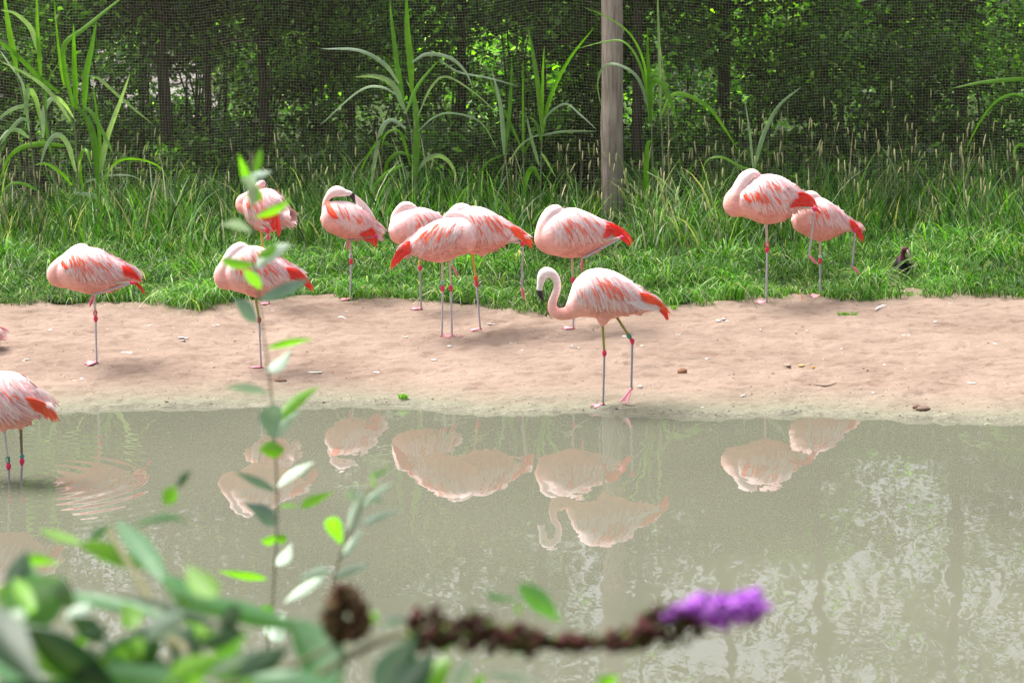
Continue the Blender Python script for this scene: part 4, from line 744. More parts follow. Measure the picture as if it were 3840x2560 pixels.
MID = [((.05, .14, .014), 4), ((.09, .22, .02), 3), ((.17, .35, .03), 2), ((.02, .055, .01), 4)]
SUNNY = [((.20, .38, .02), 4), ((.27, .46, .03), 3), ((.10, .22, .015), 2)]  # brighter leaf palette, sunlight painted into the colour
def shrub(px, py, rx, ry, Y0, n, cols, label, seed, size=.075, name='shrub', group='shrubs growing behind the netting', nc=26, zmin=None):
    R = np.random.default_rng(seed); c = at_y(px * D2S, py * D2S, Y0); k = np.linalg.norm(at_y(2001, 400, Y0) - at_y(2000, 400, Y0)) * D2S; rx *= k; ry *= k
    gb = float(gz(c[0], min(Y0, 31.5), False)) if Y0 < 34 else .5 + .012 * (Y0 - 33.6); base = np.array((c[0], Y0, gb)); root = empty(name, base); tag(root, label, 'shrub', group)
    d = R.normal(0, 1, (nc, 3)); d /= np.linalg.norm(d, axis=1)[:, None]; rr = R.random(nc)[:, None] ** .45; cen = c + d * rr * (rx, .75, ry); cen[:, 2] = np.maximum(cen[:, 2], gb + .12); rad = R.uniform(.22, .48, nc) * max(.7, min(rx, 1.2))
    V, F, C = leaves(R, cen, rad, int(n * (.74 if Y0 < 36 else 1)), size, cols); o = mesh_obj('foliage', V - base, F, MTREE, root, C, smooth=False); o['kind'] = 'stuff'
    mb = MB()
    for i in range(0, nc, 3):
        q = cen[i]; st = base + (R.uniform(-.25, .25) * rx, R.uniform(-.2, .2), -.05); P = catmull([st, st * .45 + q * .55 + (0, 0, .15), q], 7); V, F = tube(P, np.linspace(.022, .006, 7), 5); mb.add(V, F, (.06, .05, .04))
    mb.obj('stem', MBARK, root, off=base)
shr = [(60, 170, 150, 210, 30.2, 5200), (215, 330, 130, 150, 29.9, 3600), (530, 370, 140, 120, 30.0, 3400), (710, 130, 130, 200, 30.6, 4600), (880, 260, 130, 230, 30.3, 4000), (1010, 400, 160, 100, 29.6, 3800), (1190, 330, 150, 150, 30.4, 4200), (1340, 230, 100, 170, 30.8, 2000),
       (1560, 420, 130, 80, 29.9, 2400), (1730, 170, 130, 250, 30.3, 3800), (1910, 190, 150, 260, 30.0, 7200), (2110, 190, 150, 270, 30.3, 7200), (2300, 240, 130, 280, 30.0, 6200), (1640, 370, 100, 110, 30.6, 1800), (2050, 410, 200, 80, 29.4, 4200), (380, 410, 150, 80, 29.5, 2800), (-160, 250, 140, 260, 30.4, 4000), (2520, 250, 140, 280, 30.4, 4000), (1800, 420, 140, 70, 29.3, 2600), (760, 400, 140, 80, 29.4, 2800)]
slab = ['dark bushy shrub filling the upper left corner behind the netting', 'low dark shrub behind the left reed clump', 'low shrub below the bright gap in the trees', 'dark shrub hanging at the top left of centre', 'dense shrub behind the tall centre reed', 'low leafy shrub at the foot of the netting near the centre reed', 'shrub behind the slender centre shoot', 'open shrub just left of the wooden post at the back',
        'low shrub right of the wooden post', 'tall dark shrub right of the sunlit gap', 'tall dark shrub above the tall sleeping flamingo', 'tall dark shrub above the ibis', 'tall dark shrub in the upper right corner', 'thin low shrub under the sunlit gap', 'long low bramble at the foot of the netting on the right', 'low bramble at the foot of the netting on the left', 'dark shrub beyond the left edge', 'dark shrub beyond the right edge', 'small leafy bramble above the tall sleeping flamingo', 'small bramble between the preening flamingo and the netting']
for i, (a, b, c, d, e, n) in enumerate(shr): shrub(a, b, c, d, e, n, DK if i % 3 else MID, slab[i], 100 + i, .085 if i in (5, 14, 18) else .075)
# sunlit bushes in the clearing beyond
Ru = np.random.default_rng(555); uc = np.stack([Ru.uniform(-8, 8, 420), Ru.uniform(30.5, 37.5, 420), np.zeros(420)], 1); uc[:, 2] = .42 + Ru.uniform(.0, .32, 420)
uc = uc[~((uc[:, 0] > pa[0] - .1) & (uc[:, 0] < pa[1]) & (uc[:, 1] > 34.4))]
V, F, C = leaves(Ru, uc, Ru.uniform(.25, .5, len(uc)), 26000, .09, MID); V[:, 2] = np.maximum(V[:, 2], .40)
tag(mesh_obj('undergrowth', V, F, MTREE, col=C, smooth=False), 'low leafy undergrowth covering the ground between the trunks', 'undergrowth', kind='stuff')
far = [(120, 110, 300, 200, 40), (430, 0, 170, 90, 43), (640, 110, 260, 190, 39), (1000, 110, 300, 210, 39), (1260, 110, 260, 210, 38), (1560, 130, 260, 220, 37.5), (1840, 90, 300, 210, 39), (2150, 110, 300, 210, 39), (1480, -80, 300, 140, 46), (800, -90, 300, 140, 46)]
flab = ['sunlit bush far behind the upper left corner', 'small sunlit bush beyond the gap in the left trees', 'sunlit bush beyond the clearing left of centre', 'sunlit bush beyond the centre reed', 'sunlit bush beyond the trees left of the post', 'bright green bush glowing through the gap right of the post', 'sunlit bush behind the right shrubs', 'sunlit bush far behind the upper right', 'distant bush rising above the bright one', 'distant bush high behind the centre']
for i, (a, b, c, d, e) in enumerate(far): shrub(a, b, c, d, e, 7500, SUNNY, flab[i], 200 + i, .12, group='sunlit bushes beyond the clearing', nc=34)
def tree(px, py, Y0, r0, H, seed, label, lean=0.0, n=6500, z0=2.6, cr=1.9, cols=DK, nb=20, ls=.105, two=False):
    r0 *= .8; nb = 35 if two else nb
    R = np.random.default_rng(seed); c = at_y(px * D2S, py * D2S, Y0); base = np.array((c[0], Y0, float(gz(c[0], min(Y0, 31.5), False)) if Y0 < 34 else .55)); root = empty('tree', base); tag(root, label, 'tree', 'trees behind the netting')
    top = base + (lean * H, R.uniform(-.2, .2), H); P = catmull([base - (0, 0, .1), base * .67 + top * .33 + (R.uniform(-.08, .08), 0, 0), base * .33 + top * .67 + (R.uniform(-.15, .15), 0, 0), top], 24); V, F = tube(P, np.linspace(r0, r0 * .25, 24), 10); mb = MB(); mb.add(V, F); cen = []
    for i in range(nb):
        f = R.uniform(.40, 1); a = R.uniform(0, 6.28); ln = R.uniform(.5, 1) * cr * (1.15 - .5 * f)
        if two: f = (R.uniform(1.5, 3.1) if i % 5 < 2 else (R.uniform(3.2, 6.0) if i % 5 == 2 or i % 10 == 3 else R.uniform(6.4, H))) / H; f = min(f, 1); ln = R.uniform(.5, 1) * (1.5 if i % 5 < 2 else 2.4)  # limb bands shaped for light: unseen upper canopy added to shade the wood
        s = P[int(f * 23)]; e = s + (math.cos(a) * ln, math.sin(a) * ln * .8, R.uniform(.1, .5 if two else .9)); V, F = tube(catmull([s, (s + e) / 2 + (0, 0, .15), e], 7), np.linspace(r0 * .35, .008, 7), 6); mb.add(V, F)
        for q in (1, .7, .45): cen.append(s + (e - s) * q + R.normal(0, .15 if not (two and i % 5 in (2, 3)) else .5, 3))
    mb.obj('trunk', MBARK, root, off=base); cen = np.array(cen); cen = cen[cen[:, 2] > base[2] + z0 * .55]
    V, F, C = leaves(R, cen, R.uniform(.3, .52, len(cen)) * (ls / .105) ** .6, n, ls, cols); o = mesh_obj('crown', V - base, F, MTREE, root, C, smooth=False); o['kind'] = 'stuff'
gap = [(300, 330, 110, 110, 32.6, 1500), (400, 270, 100, 110, 33.4, 2400), (480, 330, 110, 100, 32.4, 1500), (560, 180, 90, 160, 32.8, 1700), (330, 140, 80, 130, 33.0, 1900), (450, 110, 120, 90, 32.6, 1800), (230, 120, 100, 160, 32.2, 2200), (1500, 330, 120, 90, 32.0, 1600), (1580, 150, 90, 160, 33.5, 1300), (1480, 100, 70, 150, 34.5, 900), (1180, 90, 160, 110, 33.0, 2600), (1040, 150, 110, 160, 32.6, 2600), (1360, 60, 90, 90, 33.0, 1200), (30, 30, 140, 120, 33, 2200), (620, 60, 90, 110, 33.4, 1300)]
glab = ['open thicket low in the left gap', 'thin thicket in the middle of the left gap', 'low thicket right in the left gap', 'thin thicket at the right side of the left gap', 'sparse thicket high in the left gap', 'hanging thicket at the top of the left gap', 'thicket between the left reed clump and the gap', 'low thicket right behind the wooden post', 'sparse thicket in the sunlit gap', 'thin tall thicket right beside the post trunk', 'thicket high behind the slender centre shoot', 'thicket high behind the centre reed', 'small thicket high left of the post', 'thicket in the top left corner', 'thicket above the rear left flamingo']
for i, (a, b, c, d, e, n) in enumerate(gap): shrub(a, b, c, d, e, n, MID if i % 2 else DK, glab[i], 400 + i, .07, group='thickets between the trunks', nc=22)
trs = [(20, 440, 31.6, .10, 8.0, .0, 'dark tree at the far left behind the reed clump'), (395, 440, 30.9, .085, 8.5, -.03, 'leaning trunk left of the bright gap'), (480, 430, 31.8, .05, 7.5, .01, 'thin trunk in the bright gap'), (615, 430, 31.0, .07, 8.2, -.01, 'trunk right of the bright gap'), (800, 420, 32.2, .08, 8.6, .02, 'trunk behind the preening flamingo'), (1060, 420, 32.4, .07, 8.0, .0, 'thin trunk behind the centre reeds'),
       (1245, 420, 31.2, .085, 8.8, -.004, 'straight trunk left of the wooden post'), (1462, 430, 30.2, .07, 8.4, .0, 'dark trunk standing close to the right of the post'), (1660, 430, 31.6, .09, 8.6, .01, 'trunk right of the sunlit gap'), (1900, 430, 32.0, .09, 8.0, .0, 'trunk deep in the right shrubs'), (2200, 430, 31.8, .10, 8.6, -.01, 'trunk near the right edge of the picture'), (330, 430, 32.6, .03, 6.5, .02, 'slender stem in the left thicket'), (520, 430, 32.8, .03, 6.5, .03, 'slender sapling in the bright gap'), (-250, 430, 31.5, .10, 8.4, .0, 'tree beyond the left edge'), (2600, 430, 31.5, .10, 8.4, .0, 'tree beyond the right edge')]
for i, (x, y, Y0, r0, H, ln, lab) in enumerate(trs): tree(x, y, Y0, r0, H * 1.15, 300 + i, lab, ln, n=2600 if r0 < .04 else 11000, z0=2.4, two=True)

back = [(-60, 51, 9), (330, 53, 7.5), (700, 50, 9), (1010, 52, 8.5), (1350, 51, 7), (1720, 50, 8), (2050, 53, 7), (2420, 51, 8)]
blab = ['tree deep behind the far left corner', 'tree deep behind the bright gap', 'tree deep behind the tall leafy shoot', 'tree deep behind the centre reed', 'tree deep behind the wooden post', 'tree deep behind the tall sleeping flamingo', 'tree deep behind the ibis', 'tree deep behind the right edge']
for i, (x, Y0, H) in enumerate(back): tree(x, 60, Y0, .16, H, 340 + i, blab[i], 0, n=7500, z0=2.0, cr=3.2, nb=26, ls=.2)

# ---------------------------------------------------------------- plants on the viewer's bank, out of focus
def leaf_mesh(base, tip, wid, bend, roll, c, seed, ratio=None):
    R = np.random.default_rng(seed); base = np.array(base, float); tip = np.array(tip, float); ax = tip - base; L_ = np.linalg.norm(ax); ax /= L_
    view = (base + tip) / 2 - CP; view /= np.linalg.norm(view); s = np.cross(ax, view); s /= np.linalg.norm(s) + 1e-9; nrm = np.cross(s, ax); s2 = s * math.cos(roll) + nrm * math.sin(roll); n2 = np.cross(s2, ax)
    u = np.linspace(0, 1, 12); P = base + ax * (u * L_)[:, None] + n2 * (bend * L_ * np.sin(np.pi * u))[:, None] - np.array((0, 0, 1)) * (.06 * L_ * u ** 2)[:, None]
    W = wid * np.clip(np.sin(np.pi * u ** .82) ** 1.05, .03, 1); rows = []
    for i in range(12):
        for j, q in enumerate((-1, -.5, 0, .5, 1)): rows.append(P[i] + s2 * W[i] / 2 * q + n2 * W[i] * (.16 * abs(q) + .02 * math.sin(i * 2.1 + q * 3)))
    F = [(i * 5 + j, i * 5 + j + 1, (i + 1) * 5 + j + 1, (i + 1) * 5 + j) for i in range(11) for j in range(4)]
    rows = np.array(rows); C = np.tile(np.array(c), (60, 1)); C[2::5] = C[2::5] * .8 + .06; return rows, F, C
SG = (.20, .31, .25); LG = (.13, .30, .015); MG = (.07, .18, .03); DG = (.020, .06, .022); WH = (.44, .55, .43); BG = (.085, .21, .10)
def plant(label, name, root_px, dist, stems, lvs, seed, stem_r=.003, cat='bush', extra=None, stemc=(.10, .10, .04)):
    p = at_d(*root_px, dist); base = np.array((p[0], p[1], bankz(p[0], p[1]) - .03)); root = empty(name, base); tag(root, label, cat)
    R = np.random.default_rng(seed)
    for si, (pts, r) in enumerate(stems):
        P = [at_d(x, y, dd) for x, y, dd in pts]
        if si == 0: P = [base + (0, 0, -.02), base * .5 + P[0] * .5 + (0, 0, .03)] + P
        P = catmull(P, 36); V, F = tube(P, np.linspace(r * 1.3, r * .6, 36), 8); mb = MB(); mb.add(V, F, stemc); mb.obj('stem', MSTALK, root, off=base)
    for i, (x0, y0, x1, y1, w_, c, d0, d1) in enumerate(lvs):
        k = (d0 + d1) / 2 / FPX; roll = R.uniform(-.7, .7); V, F, C = leaf_mesh(at_d(x0, y0, d0), at_d(x1, y1, d1), w_ * k * (.84 if d0 < 4 else .88), R.uniform(-.12, .12), roll, np.array(c) * R.uniform(.85, 1.15), seed * 100 + i)
        mb = MB(); mb.add(V, F, C); mb.obj('leaf', MFELT if c in (WH, SG) else MBUSH, root, off=base)
    if extra: extra(root, base, R)
    return root
RF = np.random.default_rng(99)
def dl(a): return [tuple([v * D2S for v in q[:5]]) + tuple(q[5:]) for q in a]
# tall shoot: traced on the 2352 wide view
tl = [(590, 470, 548, 345, 26, LG, 5.0, 4.95), (585, 400, 600, 335, 22, LG, 5.0, 5.0), (580, 480, 553, 395, 34, WH, 5.0, 4.9), (578, 405, 625, 385, 24, WH, 5.0, 5.1), (575, 465, 595, 425, 46, LG, 5, 5), (565, 430, 585, 400, 46, WH, 5, 4.95), (585, 500, 668, 445, 26, LG, 5, 5.1), (580, 535, 500, 512, 30, WH, 5, 4.9), (588, 608, 505, 585, 30, LG, 5, 4.9), (585, 620, 668, 550, 36, WH, 5, 5.1),
      (590, 590, 640, 560, 28, LG, 5, 5.0), (592, 740, 535, 675, 44, SG, 5, 4.9), (590, 690, 710, 630, 38, SG, 5, 5.1), (600, 665, 560, 610, 30, LG, 5, 4.9), (612, 800, 720, 768, 20, LG, 5.0, 5.1), (612, 855, 670, 795, 36, WH, 5, 5.05), (618, 905, 515, 880, 28, WH, 5, 4.9), (625, 980, 735, 875, 34, LG, 5, 5.1), (628, 1010, 625, 920, 62, SG, 5, 4.9), (632, 1000, 690, 935, 40, WH, 5, 5.1),
      (655, 1030, 595, 1028, 48, LG, 5, 4.95), (636, 1120, 722, 1050, 28, WH, 5, 5.1), (634, 1130, 535, 1070, 26, SG, 5, 4.9), (636, 1205, 560, 1145, 48, SG, 5, 4.9), (690, 1165, 768, 1120, 26, LG, 5, 5.1), (636, 1240, 598, 1236, 30, LG, 5, 4.95), (660, 1240, 632, 1236, 28, LG, 5, 5.0), (632, 1300, 670, 1240, 40, WH, 5, 5.05), (615, 1330, 500, 1300, 26, LG, 5, 4.9), (628, 1410, 600, 1380, 26, MG, 5, 4.9), (625, 1470, 655, 1400, 60, WH, 5, 5.1), (640, 1165, 690, 1160, 10, MG, 5, 5.05)]
plant('tall leafy shoot with pale undersides rising in the left half of the picture', 'leafy_shoot', (620 * D2S, 1600 * D2S), 5.0, [([(615 * D2S, 1560 * D2S, 5.0), (625 * D2S, 1400 * D2S, 5.0), (637 * D2S, 1180 * D2S, 5.0), (628 * D2S, 960 * D2S, 5.0), (605 * D2S, 760 * D2S, 5.0), (583 * D2S, 600 * D2S, 5.0), (575 * D2S, 470 * D2S, 5.0), (578 * D2S, 350 * D2S, 5.0)], .0023)], dl(tl), 61, cat='bush')
sl_ = [(800, 1230, 835, 1110, 36, WH, 4.5, 4.5), (830, 1170, 905, 1095, 20, WH, 4.5, 4.6), (785, 1250, 755, 1180, 42, LG, 4.5, 4.4), (825, 1150, 800, 1118, 36, WH, 4.5, 4.45), (840, 1150, 885, 1140, 18, WH, 4.5, 4.6), (830, 1205, 920, 1160, 22, WH, 4.5, 4.6), (780, 1285, 835, 1205, 26, WH, 4.5, 4.5), (765, 1330, 855, 1285, 28, WH, 4.5, 4.6), (745, 1320, 650, 1375, 30, WH, 4.5, 4.4), (760, 1310, 680, 1320, 26, WH, 4.5, 4.4), (850, 1090, 900, 1060, 16, MG, 4.5, 4.6), (775, 1345, 760, 1390, 20, MG, 4.5, 4.4), (860, 1120, 850, 1070, 12, LG, 4.5, 4.6)]
plant('short side shoot with whitish narrow leaves right of the tall one', 'leafy_shoot', (745 * D2S, 1600 * D2S), 4.5, [([(745 * D2S, 1570 * D2S, 4.5), (755 * D2S, 1400 * D2S, 4.5), (785 * D2S, 1260 * D2S, 4.5), (830 * D2S, 1160 * D2S, 4.5), (860 * D2S, 1100 * D2S, 4.55)], .0028)], dl(sl_), 62, cat='bush')
bl = [(40, 1560, 60, 1230, 150, BG, 2.9, 3.1), (0, 1460, 150, 1300, 150, MG, 2.8, 3.0), (110, 1420, 30, 1270, 110, BG, 3.2, 3.3), (90, 1215, 200, 1240, 30, LG, 3.5, 3.4), (180, 1250, 350, 1290, 60, LG, 3.4, 3.3), (205, 1240, 260, 1195, 26, BG, 3.5, 3.6), (270, 1195, 400, 1340, 64, BG, 3.4, 3.2), (300, 1210, 440, 1190, 22, BG, 3.5, 3.7), (370, 1330, 600, 1390, 80, BG, 3.2, 3.0), (420, 1380, 720, 1430, 60, BG, 3.1, 3.0),
      (120, 1360, 420, 1400, 40, BG, 3.0, 2.9), (260, 1370, 520, 1420, 40, DG, 3.0, 2.9), (-40, 1440, 250, 1520, 60, WH, 2.7, 2.6), (-40, 1500, 160, 1600, 70, BG, 2.6, 2.5), (260, 1600, 380, 1400, 170, DG, 2.7, 2.8), (380, 1600, 460, 1440, 110, DG, 2.7, 2.8), (60, 1440, 300, 1600, 110, DG, 2.5, 2.5), (230, 1540, 520, 1570, 90, BG, 2.6, 2.6), (420, 1420, 560, 1510, 40, LG, 3.1, 3.0), (470, 1440, 590, 1590, 60, DG, 2.9, 2.9), (520, 1480, 560, 1450, 50, LG, 3.1, 3.0), (480, 1540, 560, 1490, 34, LG, 3.0, 3.0), (500, 1520, 720, 1570, 70, DG, 2.8, 2.8),
      (660, 1420, 770, 1600, 150, BG, 2.8, 2.7), (560, 1560, 840, 1590, 80, BG, 2.6, 2.6), (870, 1600, 960, 1440, 110, DG, 2.6, 2.7), (910, 1600, 1000, 1480, 90, DG, 2.6, 2.7), (950, 1600, 1040, 1500, 90, LG, 2.9, 2.9), (1010, 1500, 1075, 1400, 44, LG, 3.0, 3.0), (1020, 1500, 1020, 1430, 40, LG, 3.0, 3.0), (1090, 1580, 1110, 1545, 30, LG, 3.0, 3.0), (1370, 1590, 1420, 1545, 44, LG, 3.0, 3.0), (1190, 1410, 1185, 1385, 22, LG, 3.1, 3.1), (840, 1430, 870, 1400, 36, LG, 3.0, 3.0), (880, 1440, 960, 1405, 34, WH, 3.1, 3.2), (1110, 1345, 1200, 1360, 26, BG, 3.3, 3.4), (1190, 1340, 1290, 1420, 60, BG, 3.2, 3.2), (1130, 1480, 1230, 1500, 26, WH, 3.0, 3.0), (1110, 1545, 1260, 1570, 24, WH, 2.9, 2.9), (1040, 1600, 1080, 1500, 60, WH, 3.1, 3.1), (380, 1160, 400, 1110, 44, LG, 3.8, 3.8), (405, 1120, 440, 1070, 24, DG, 3.8, 3.9), (60, 1290, 140, 1280, 34, LG, 3.3, 3.4), (20, 1380, 60, 1250, 60, DG, 3.0, 3.1), (-60, 1380, 100, 1560, 120, DG, 2.5, 2.4), (150, 1600, 260, 1480, 90, DG, 2.5, 2.5), (380, 1440, 470, 1560, 44, DG, 2.9, 2.8), (0, 1340, 60, 1430, 60, LG, 3.0, 3.0), (620, 1600, 720, 1540, 70, DG, 2.6, 2.6), (-80, 1590, 420, 1600, 90, DG, 2.4, 2.4)]
def spike(root, base, R):
    axis = [(755, 1360), (800, 1400), (830, 1440), (800, 1470), (770, 1440)]; mb = MB()
    for i in range(210):
        a = R.uniform(0, 6.28); rr = R.uniform(12, 56) if R.random() < .35 else R.uniform(30, 54) + 5 * math.sin(a * 3); x = 795 + rr * math.cos(a) * .9; y = 1412 + rr * math.sin(a) * 1.15; c = at_d(x * D2S, y * D2S, 2.75 + R.uniform(-.03, .03)); V, F = blob(c, np.array((1, 1, 1)) * R.uniform(.0025, .0062), R, 6, 4, .3); mb.add(V, F, np.array((.09, .06, .025)) * R.uniform(.5, 1.6) + (R.random() < .3) * np.array((.04, .0, .01)))
    o = mb.obj('withered_flower', MFLOR, root, off=base); o['kind'] = 'stuff'
    path = catmull([(950, 1450, 0), (1010, 1440, 0), (1100, 1455, 0), (1210, 1470, 0), (1330, 1475, 0), (1440, 1470, 0), (1530, 1440, 0), (1620, 1410, 0), (1740, 1390, 0)], 90); mb = MB(); pb = MB()
    for i, q in enumerate(path):
        u = i / 89; clump = .34 + .66 * abs(math.sin(i * .26 + .4)) ** 1.6; rad = (52 if u < .1 else 44) * clump * (.8 + .4 * math.sin(i * .11))
        if u < .84:
            for _ in range(int(2 + 9 * clump)):
                d = 2.75 + R.uniform(-.02, .02); a = R.uniform(0, 6.28); r_ = rad * R.random() ** .5 * (1 if u < .7 else 1.25); c = at_d((q[0] + r_ * math.cos(a)) * D2S, (q[1] + r_ * math.sin(a)) * D2S, d); V, F = blob(c, np.array((1, 1, 1)) * R.uniform(.002, .0058), R, 6, 4, .4)
                col = np.array((.10, .16, .02)) if R.random() < .12 else np.array((.06, .045, .018)) if R.random() < .5 else np.array((.075, .022, .02)); mb.add(V, F, col * R.uniform(.5, 1.7))
        if u > .72:
            for _ in range(int((4 + 20 * (u - .66) / .34) * (.35 + .9 * abs(math.sin(i * .8 + 1))))):
                d = 2.75 + R.uniform(-.025, .025); a = R.uniform(0, 6.28) if u > .84 else R.uniform(3.4, 6.0); r_ = (14 + 34 * (u - .66) / .34) * (.7 + .4 * math.sin(i * 1.3)) * R.random() ** .6 * (1 if u < .985 else .8); c = at_d((q[0] + r_ * math.cos(a)) * D2S, (q[1] - (16 if u < .84 else 0) + r_ * math.sin(a)) * D2S, d); V, F = blob(c, np.array((1, 1, 1)) * R.uniform(.0022, .0046), R, 6, 4, .4)
                pb.add(V, F, np.array(((.40, .10, .58), (.52, .22, .66), (.28, .06, .40))[R.integers(3)]) * R.uniform(.8, 1.3))
    o = mb.obj('withered_florets', MFLOR, root, off=base); o['kind'] = 'stuff'; o = pb.obj('purple_florets', MFLOR, root, off=base); o['kind'] = 'stuff'
plant('butterfly bush across the bottom left with a brown flower spike ending in purple', 'butterfly_bush', (420 * D2S, 1640 * D2S), 2.7,
      [([(440 * D2S, 1600 * D2S, 2.7), (400 * D2S, 1480 * D2S, 2.8), (330 * D2S, 1350 * D2S, 3.1), (250 * D2S, 1220 * D2S, 3.4)], .006), ([(400 * D2S, 1640 * D2S, 2.65), (700 * D2S, 1560 * D2S, 2.72), (950 * D2S, 1450 * D2S, 2.75), (1330 * D2S, 1475 * D2S, 2.75), (1620 * D2S, 1410 * D2S, 2.75), (1740 * D2S, 1390 * D2S, 2.75)], .003), ([(420 * D2S, 1600 * D2S, 2.7), (640 * D2S, 1540 * D2S, 2.72), (790 * D2S, 1470 * D2S, 2.75)], .003)],
      dl(bl + [(x, y, x + RF.uniform(-110, 130), y + RF.uniform(-90, 60), RF.uniform(30, 80), (DG, DG, MG, BG, LG, WH, LG)[RF.integers(7)], d, d + RF.uniform(-.1, .1)) for x, y, d in [(RF.uniform(-20, 560), 1590 - 230 * RF.random() ** 1.3 * (1 - i % 2 * .4), RF.uniform(2.45, 3.1)) for i in range(64)]]), 63, extra=spike)

# ---------------------------------------------------------------- small things on the sand
R = np.random.default_rng(77)
def clod(px, py, w_, h_, c, label, name='earth_clod', cat='clod', seed=0):
    p = at_ground(px * D2S, py * D2S); k = np.linalg.norm(p - CP) / FPX * D2S; o = empty(name, p) if False else None
    Rr = np.random.default_rng(seed); V, F = blob((0, 0, h_ * k * .22), (w_ * k / 2, w_ * k / 2.4, h_ * k / 2), Rr, 12, 8, .14); mb = MB(); mb.add(V, F, c); o = mb.obj(name, MCLOD); o.location = p; tag(o, label, cat); return o
clod(1567, 854, 22, 17, (.22, .12, .07), 'round brown stone alone on the sand right of the walking flamingo', 'stone', 'stone', 1)
clod(2120, 942, 34, 13, (.16, .11, .085), 'dark muddy clod at the waterline on the right', 'mud_clod', 'clod', 2); clod(2105, 936, 18, 14, (.20, .14, .11), 'small mud lump leaning on the muddy clod by the water', 'mud_clod', 'clod', 3)
clod(642, 876, 34, 9, (.17, .11, .08), 'dark crumbly lump of earth beside the tall leafy shoot', 'earth_clod', 'clod', 4); clod(1868, 668 + 174, 9, 5, (.45, .22, .06), 'tiny orange brown leaf curl on the right sand', 'dry_leaf', 'leaf', 5)
clod(1840, 840, 16, 5, (.48, .30, .12), 'ochre patch of dry leaf lying on the right sand', 'dry_leaf', 'leaf', 6); clod(1808, 838, 18, 7, (.34, .25, .20), 'low lump of earth left of the ochre leaf', 'earth_clod', 'clod', 7); clod(1470, 888, 12, 6, (.42, .42, .42), 'small grey pebble near the walking flamingo', 'pebble', 'pebble', 8)
clod(2068, 833, 8, 5, (.22, .13, .09), 'small brown lump on the far right sand', 'earth_clod', 'clod', 9); clod(1200, 805, 8, 4, (.62, .60, .58), 'tiny pale pebble below the middle flamingos', 'pebble', 'pebble', 10); clod(2415 / 1, 905, 10, 5, (.3, .2, .15), 'brown lump beyond the right edge', 'earth_clod', 'clod', 11)
# stick and fallen feathers
P = [at_ground(x * D2S, y * D2S) + (0, 0, z) for x, y, z in ((1866, 880, .012), (1880, 884, .008), (1900, 887, .008), (1922, 885, .012))]; V, F = tube(catmull(P, 9), np.array([.3, .7, 1, 1.1, 1.2, 1.1, 1, .8, .5]) * .006, 7); mb = MB(); mb.add(V - P[0], F, (.28, .22, .18)); o = mb.obj('stick', MSTALK); o.location = P[0]; tag(o, 'short grey stick lying on the sand near the right of the water edge', 'stick')
def fallen(px, py, dx, dy, w_, c, label):
    a = at_ground(px * D2S, py * D2S) + (0, 0, .006); b = at_ground((px + dx) * D2S, (py + dy) * D2S) + (0, 0, .02); V, F = ribbon(catmull([a, (a + b) / 2 + (0, 0, .012), b], 7), np.array([.3, .8, 1, 1, .9, .6, .1]) * w_, (0, 1, .3), .15); mb = MB(); mb.add(V - a, F, c); o = mb.obj('fallen_feather', MF); o.location = a; tag(o, label, 'feather')
fallen(1842, 690, -14, -28, .016, (.85, .33, .12), 'orange fallen feather standing at the grass edge near the smaller sleeping flamingo'); fallen(1820, 700, 0, -1, .01, (.8, .8, .8), 'white scrap of feather at the grass edge')
fallen(2010, 712, 26, -6, .02, (.62, .60, .60), 'grey white fallen feather on the sand below the ibis'); fallen(775, 733, 20, 3, .012, (.65, .62, .6), 'pale fallen feather near the grass left of centre'); fallen(960, 691, -22, 3, .012, (.55, .42, .32), 'tan fallen feather at the grass edge near the yellow ringed flamingo')
def tuft(px, py, wpx, n, label, seed):
    p = at_ground(px * D2S, py * D2S); k = np.linalg.norm(p - CP) / FPX * D2S; Rr = np.random.default_rng(seed); mb = MB()
    for i in range(n):
        b = np.array((Rr.uniform(-.5, .5) * wpx * k, Rr.uniform(-.03, .03), 0)); h = Rr.uniform(.015, .045); a = Rr.uniform(0, 6.28); V, F = ribbon(catmull([b, b + (.3 * h * math.cos(a), .3 * h * math.sin(a), h * .7), b + (h * math.cos(a), h * math.sin(a), h)], 4), np.array([.004, .005, .004, .001]), (1, .3, 0), .1); mb.add(V, F, np.array((.13, .30, .03)) * Rr.uniform(.8, 1.3))
    o = mb.obj('grass_tuft', MGRASS); o.location = p; tag(o, label, 'grass tuft')
tuft(927, 918, 24, 50, 'small green grass tuft at the water edge below the middle group', 1); tuft(1945, 726, 42, 60, 'flat green grass patch on the sand below the smaller sleeping flamingo', 2); tuft(1548, 712, 14, 20, 'tiny green sprout on the sand behind the walking flamingo tail', 3)
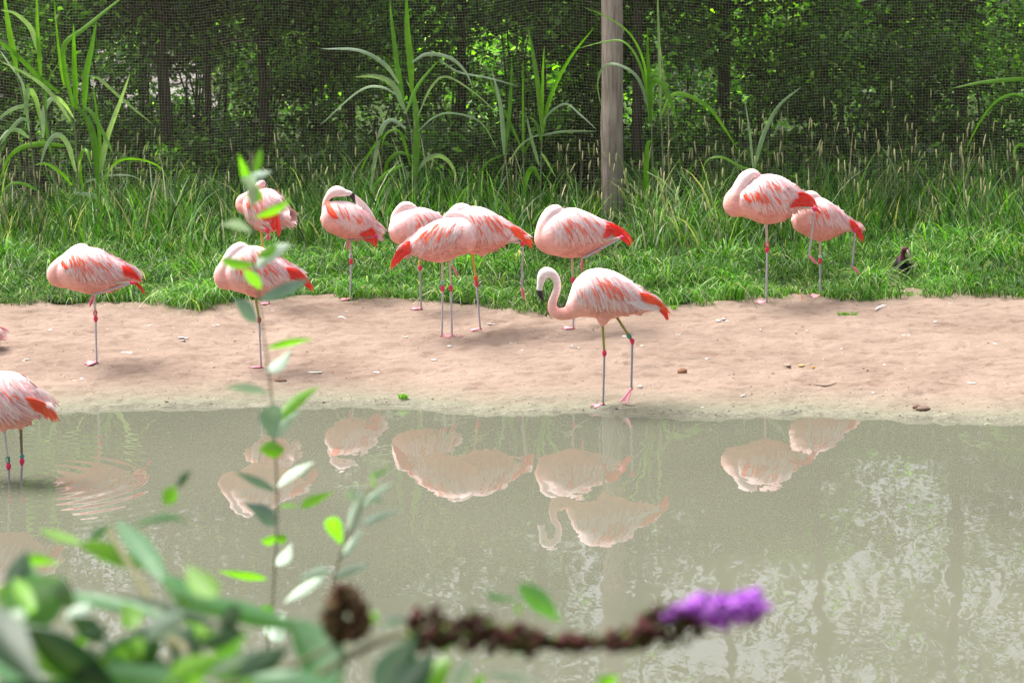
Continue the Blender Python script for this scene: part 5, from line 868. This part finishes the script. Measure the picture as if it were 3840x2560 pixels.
# crumbs, pebbles and white droppings
mb = MB()
for i in range(1500):
    x = R.uniform(-4.6, 4.8); ys_, ye_ = float(shoreY(x)), float(edgeY(x)); u = R.random(); y = ys_ + .03 + (ye_ - ys_ - .03) * (u if i % 3 else u ** 3 * .35)
    s = R.uniform(.002, .0055) * (1.8 if R.random() < .06 else 1); V, F = blob((x, y, float(gz(x, y)) + s * .2), (s * R.uniform(1, 1.8), s, s * .6), R, 6, 4, .3); c = np.array(((.15, .10, .07), (.30, .20, .14), (.10, .07, .05), (.62, .55, .50))[R.choice(4, p=(.3, .45, .1, .15))]); mb.add(V, F, c)
tag(mb.obj('crumbs', MCLOD), 'scattered crumbs of earth and tiny pebbles over the sand', 'crumbs', kind='stuff')
mb = MB(); spots = [(860, 857, 22), (1000, 826, 16), (730, 855, 30), (1130, 742, 20), (1030, 795, 14), (1180, 790, 10), (1410, 715, 12), (1440, 770, 26), (2148, 742, 12), (1475, 800, 10), (1940, 800, 12), (2040, 840, 16), (790, 718, 12), (1240, 706, 10), (300, 810, 20), (420, 780, 14), (180, 870, 16), (60, 830, 10), (1745, 758, 14), (1660, 735, 22), (2010, 905, 14), (2230, 880, 16), (340, 745, 10), (495, 750, 12), (1700, 905, 14), (2290, 790, 12), (930, 775, 10), (1320, 800, 16), (1560, 770, 10), (1850, 760, 12), (540, 900, 16), (110, 760, 12), (2080, 770, 14), (2180, 700, 12), (1620, 820, 12)]
for x, y, w_ in spots:
    for q in range(R.integers(1, 4)):
        p = at_ground((x + R.uniform(-.6, .6) * w_) * D2S, (y + R.uniform(-2, 2)) * D2S); k = np.linalg.norm(p - CP) / FPX * D2S; V, F = blob(p + (0, 0, .003), (w_ * k * R.uniform(.15, .5), w_ * k * R.uniform(.2, .5), .0022), R, 10, 4, .35); mb.add(V, F, np.array((.62, .60, .57)) * R.uniform(.85, 1.1))
tag(mb.obj('droppings', MCLOD), 'pale bird droppings spotted across the sand', 'droppings', kind='stuff')
# bits afloat
p = at_z(2270 * D2S, 975 * D2S, .002); V, F = ribbon(catmull([(-.03, 0, .004), (0, .01, .008), (.035, 0, .004)], 6), [.004, .012, .016, .014, .01, .002], (0, 1, 0), .1); mb = MB(); mb.add(V, F, (.45, .50, .38)); o = mb.obj('floating_leaf', MFELT); o.location = p; tag(o, 'small pale leaf floating on the pond at the far right', 'leaf')
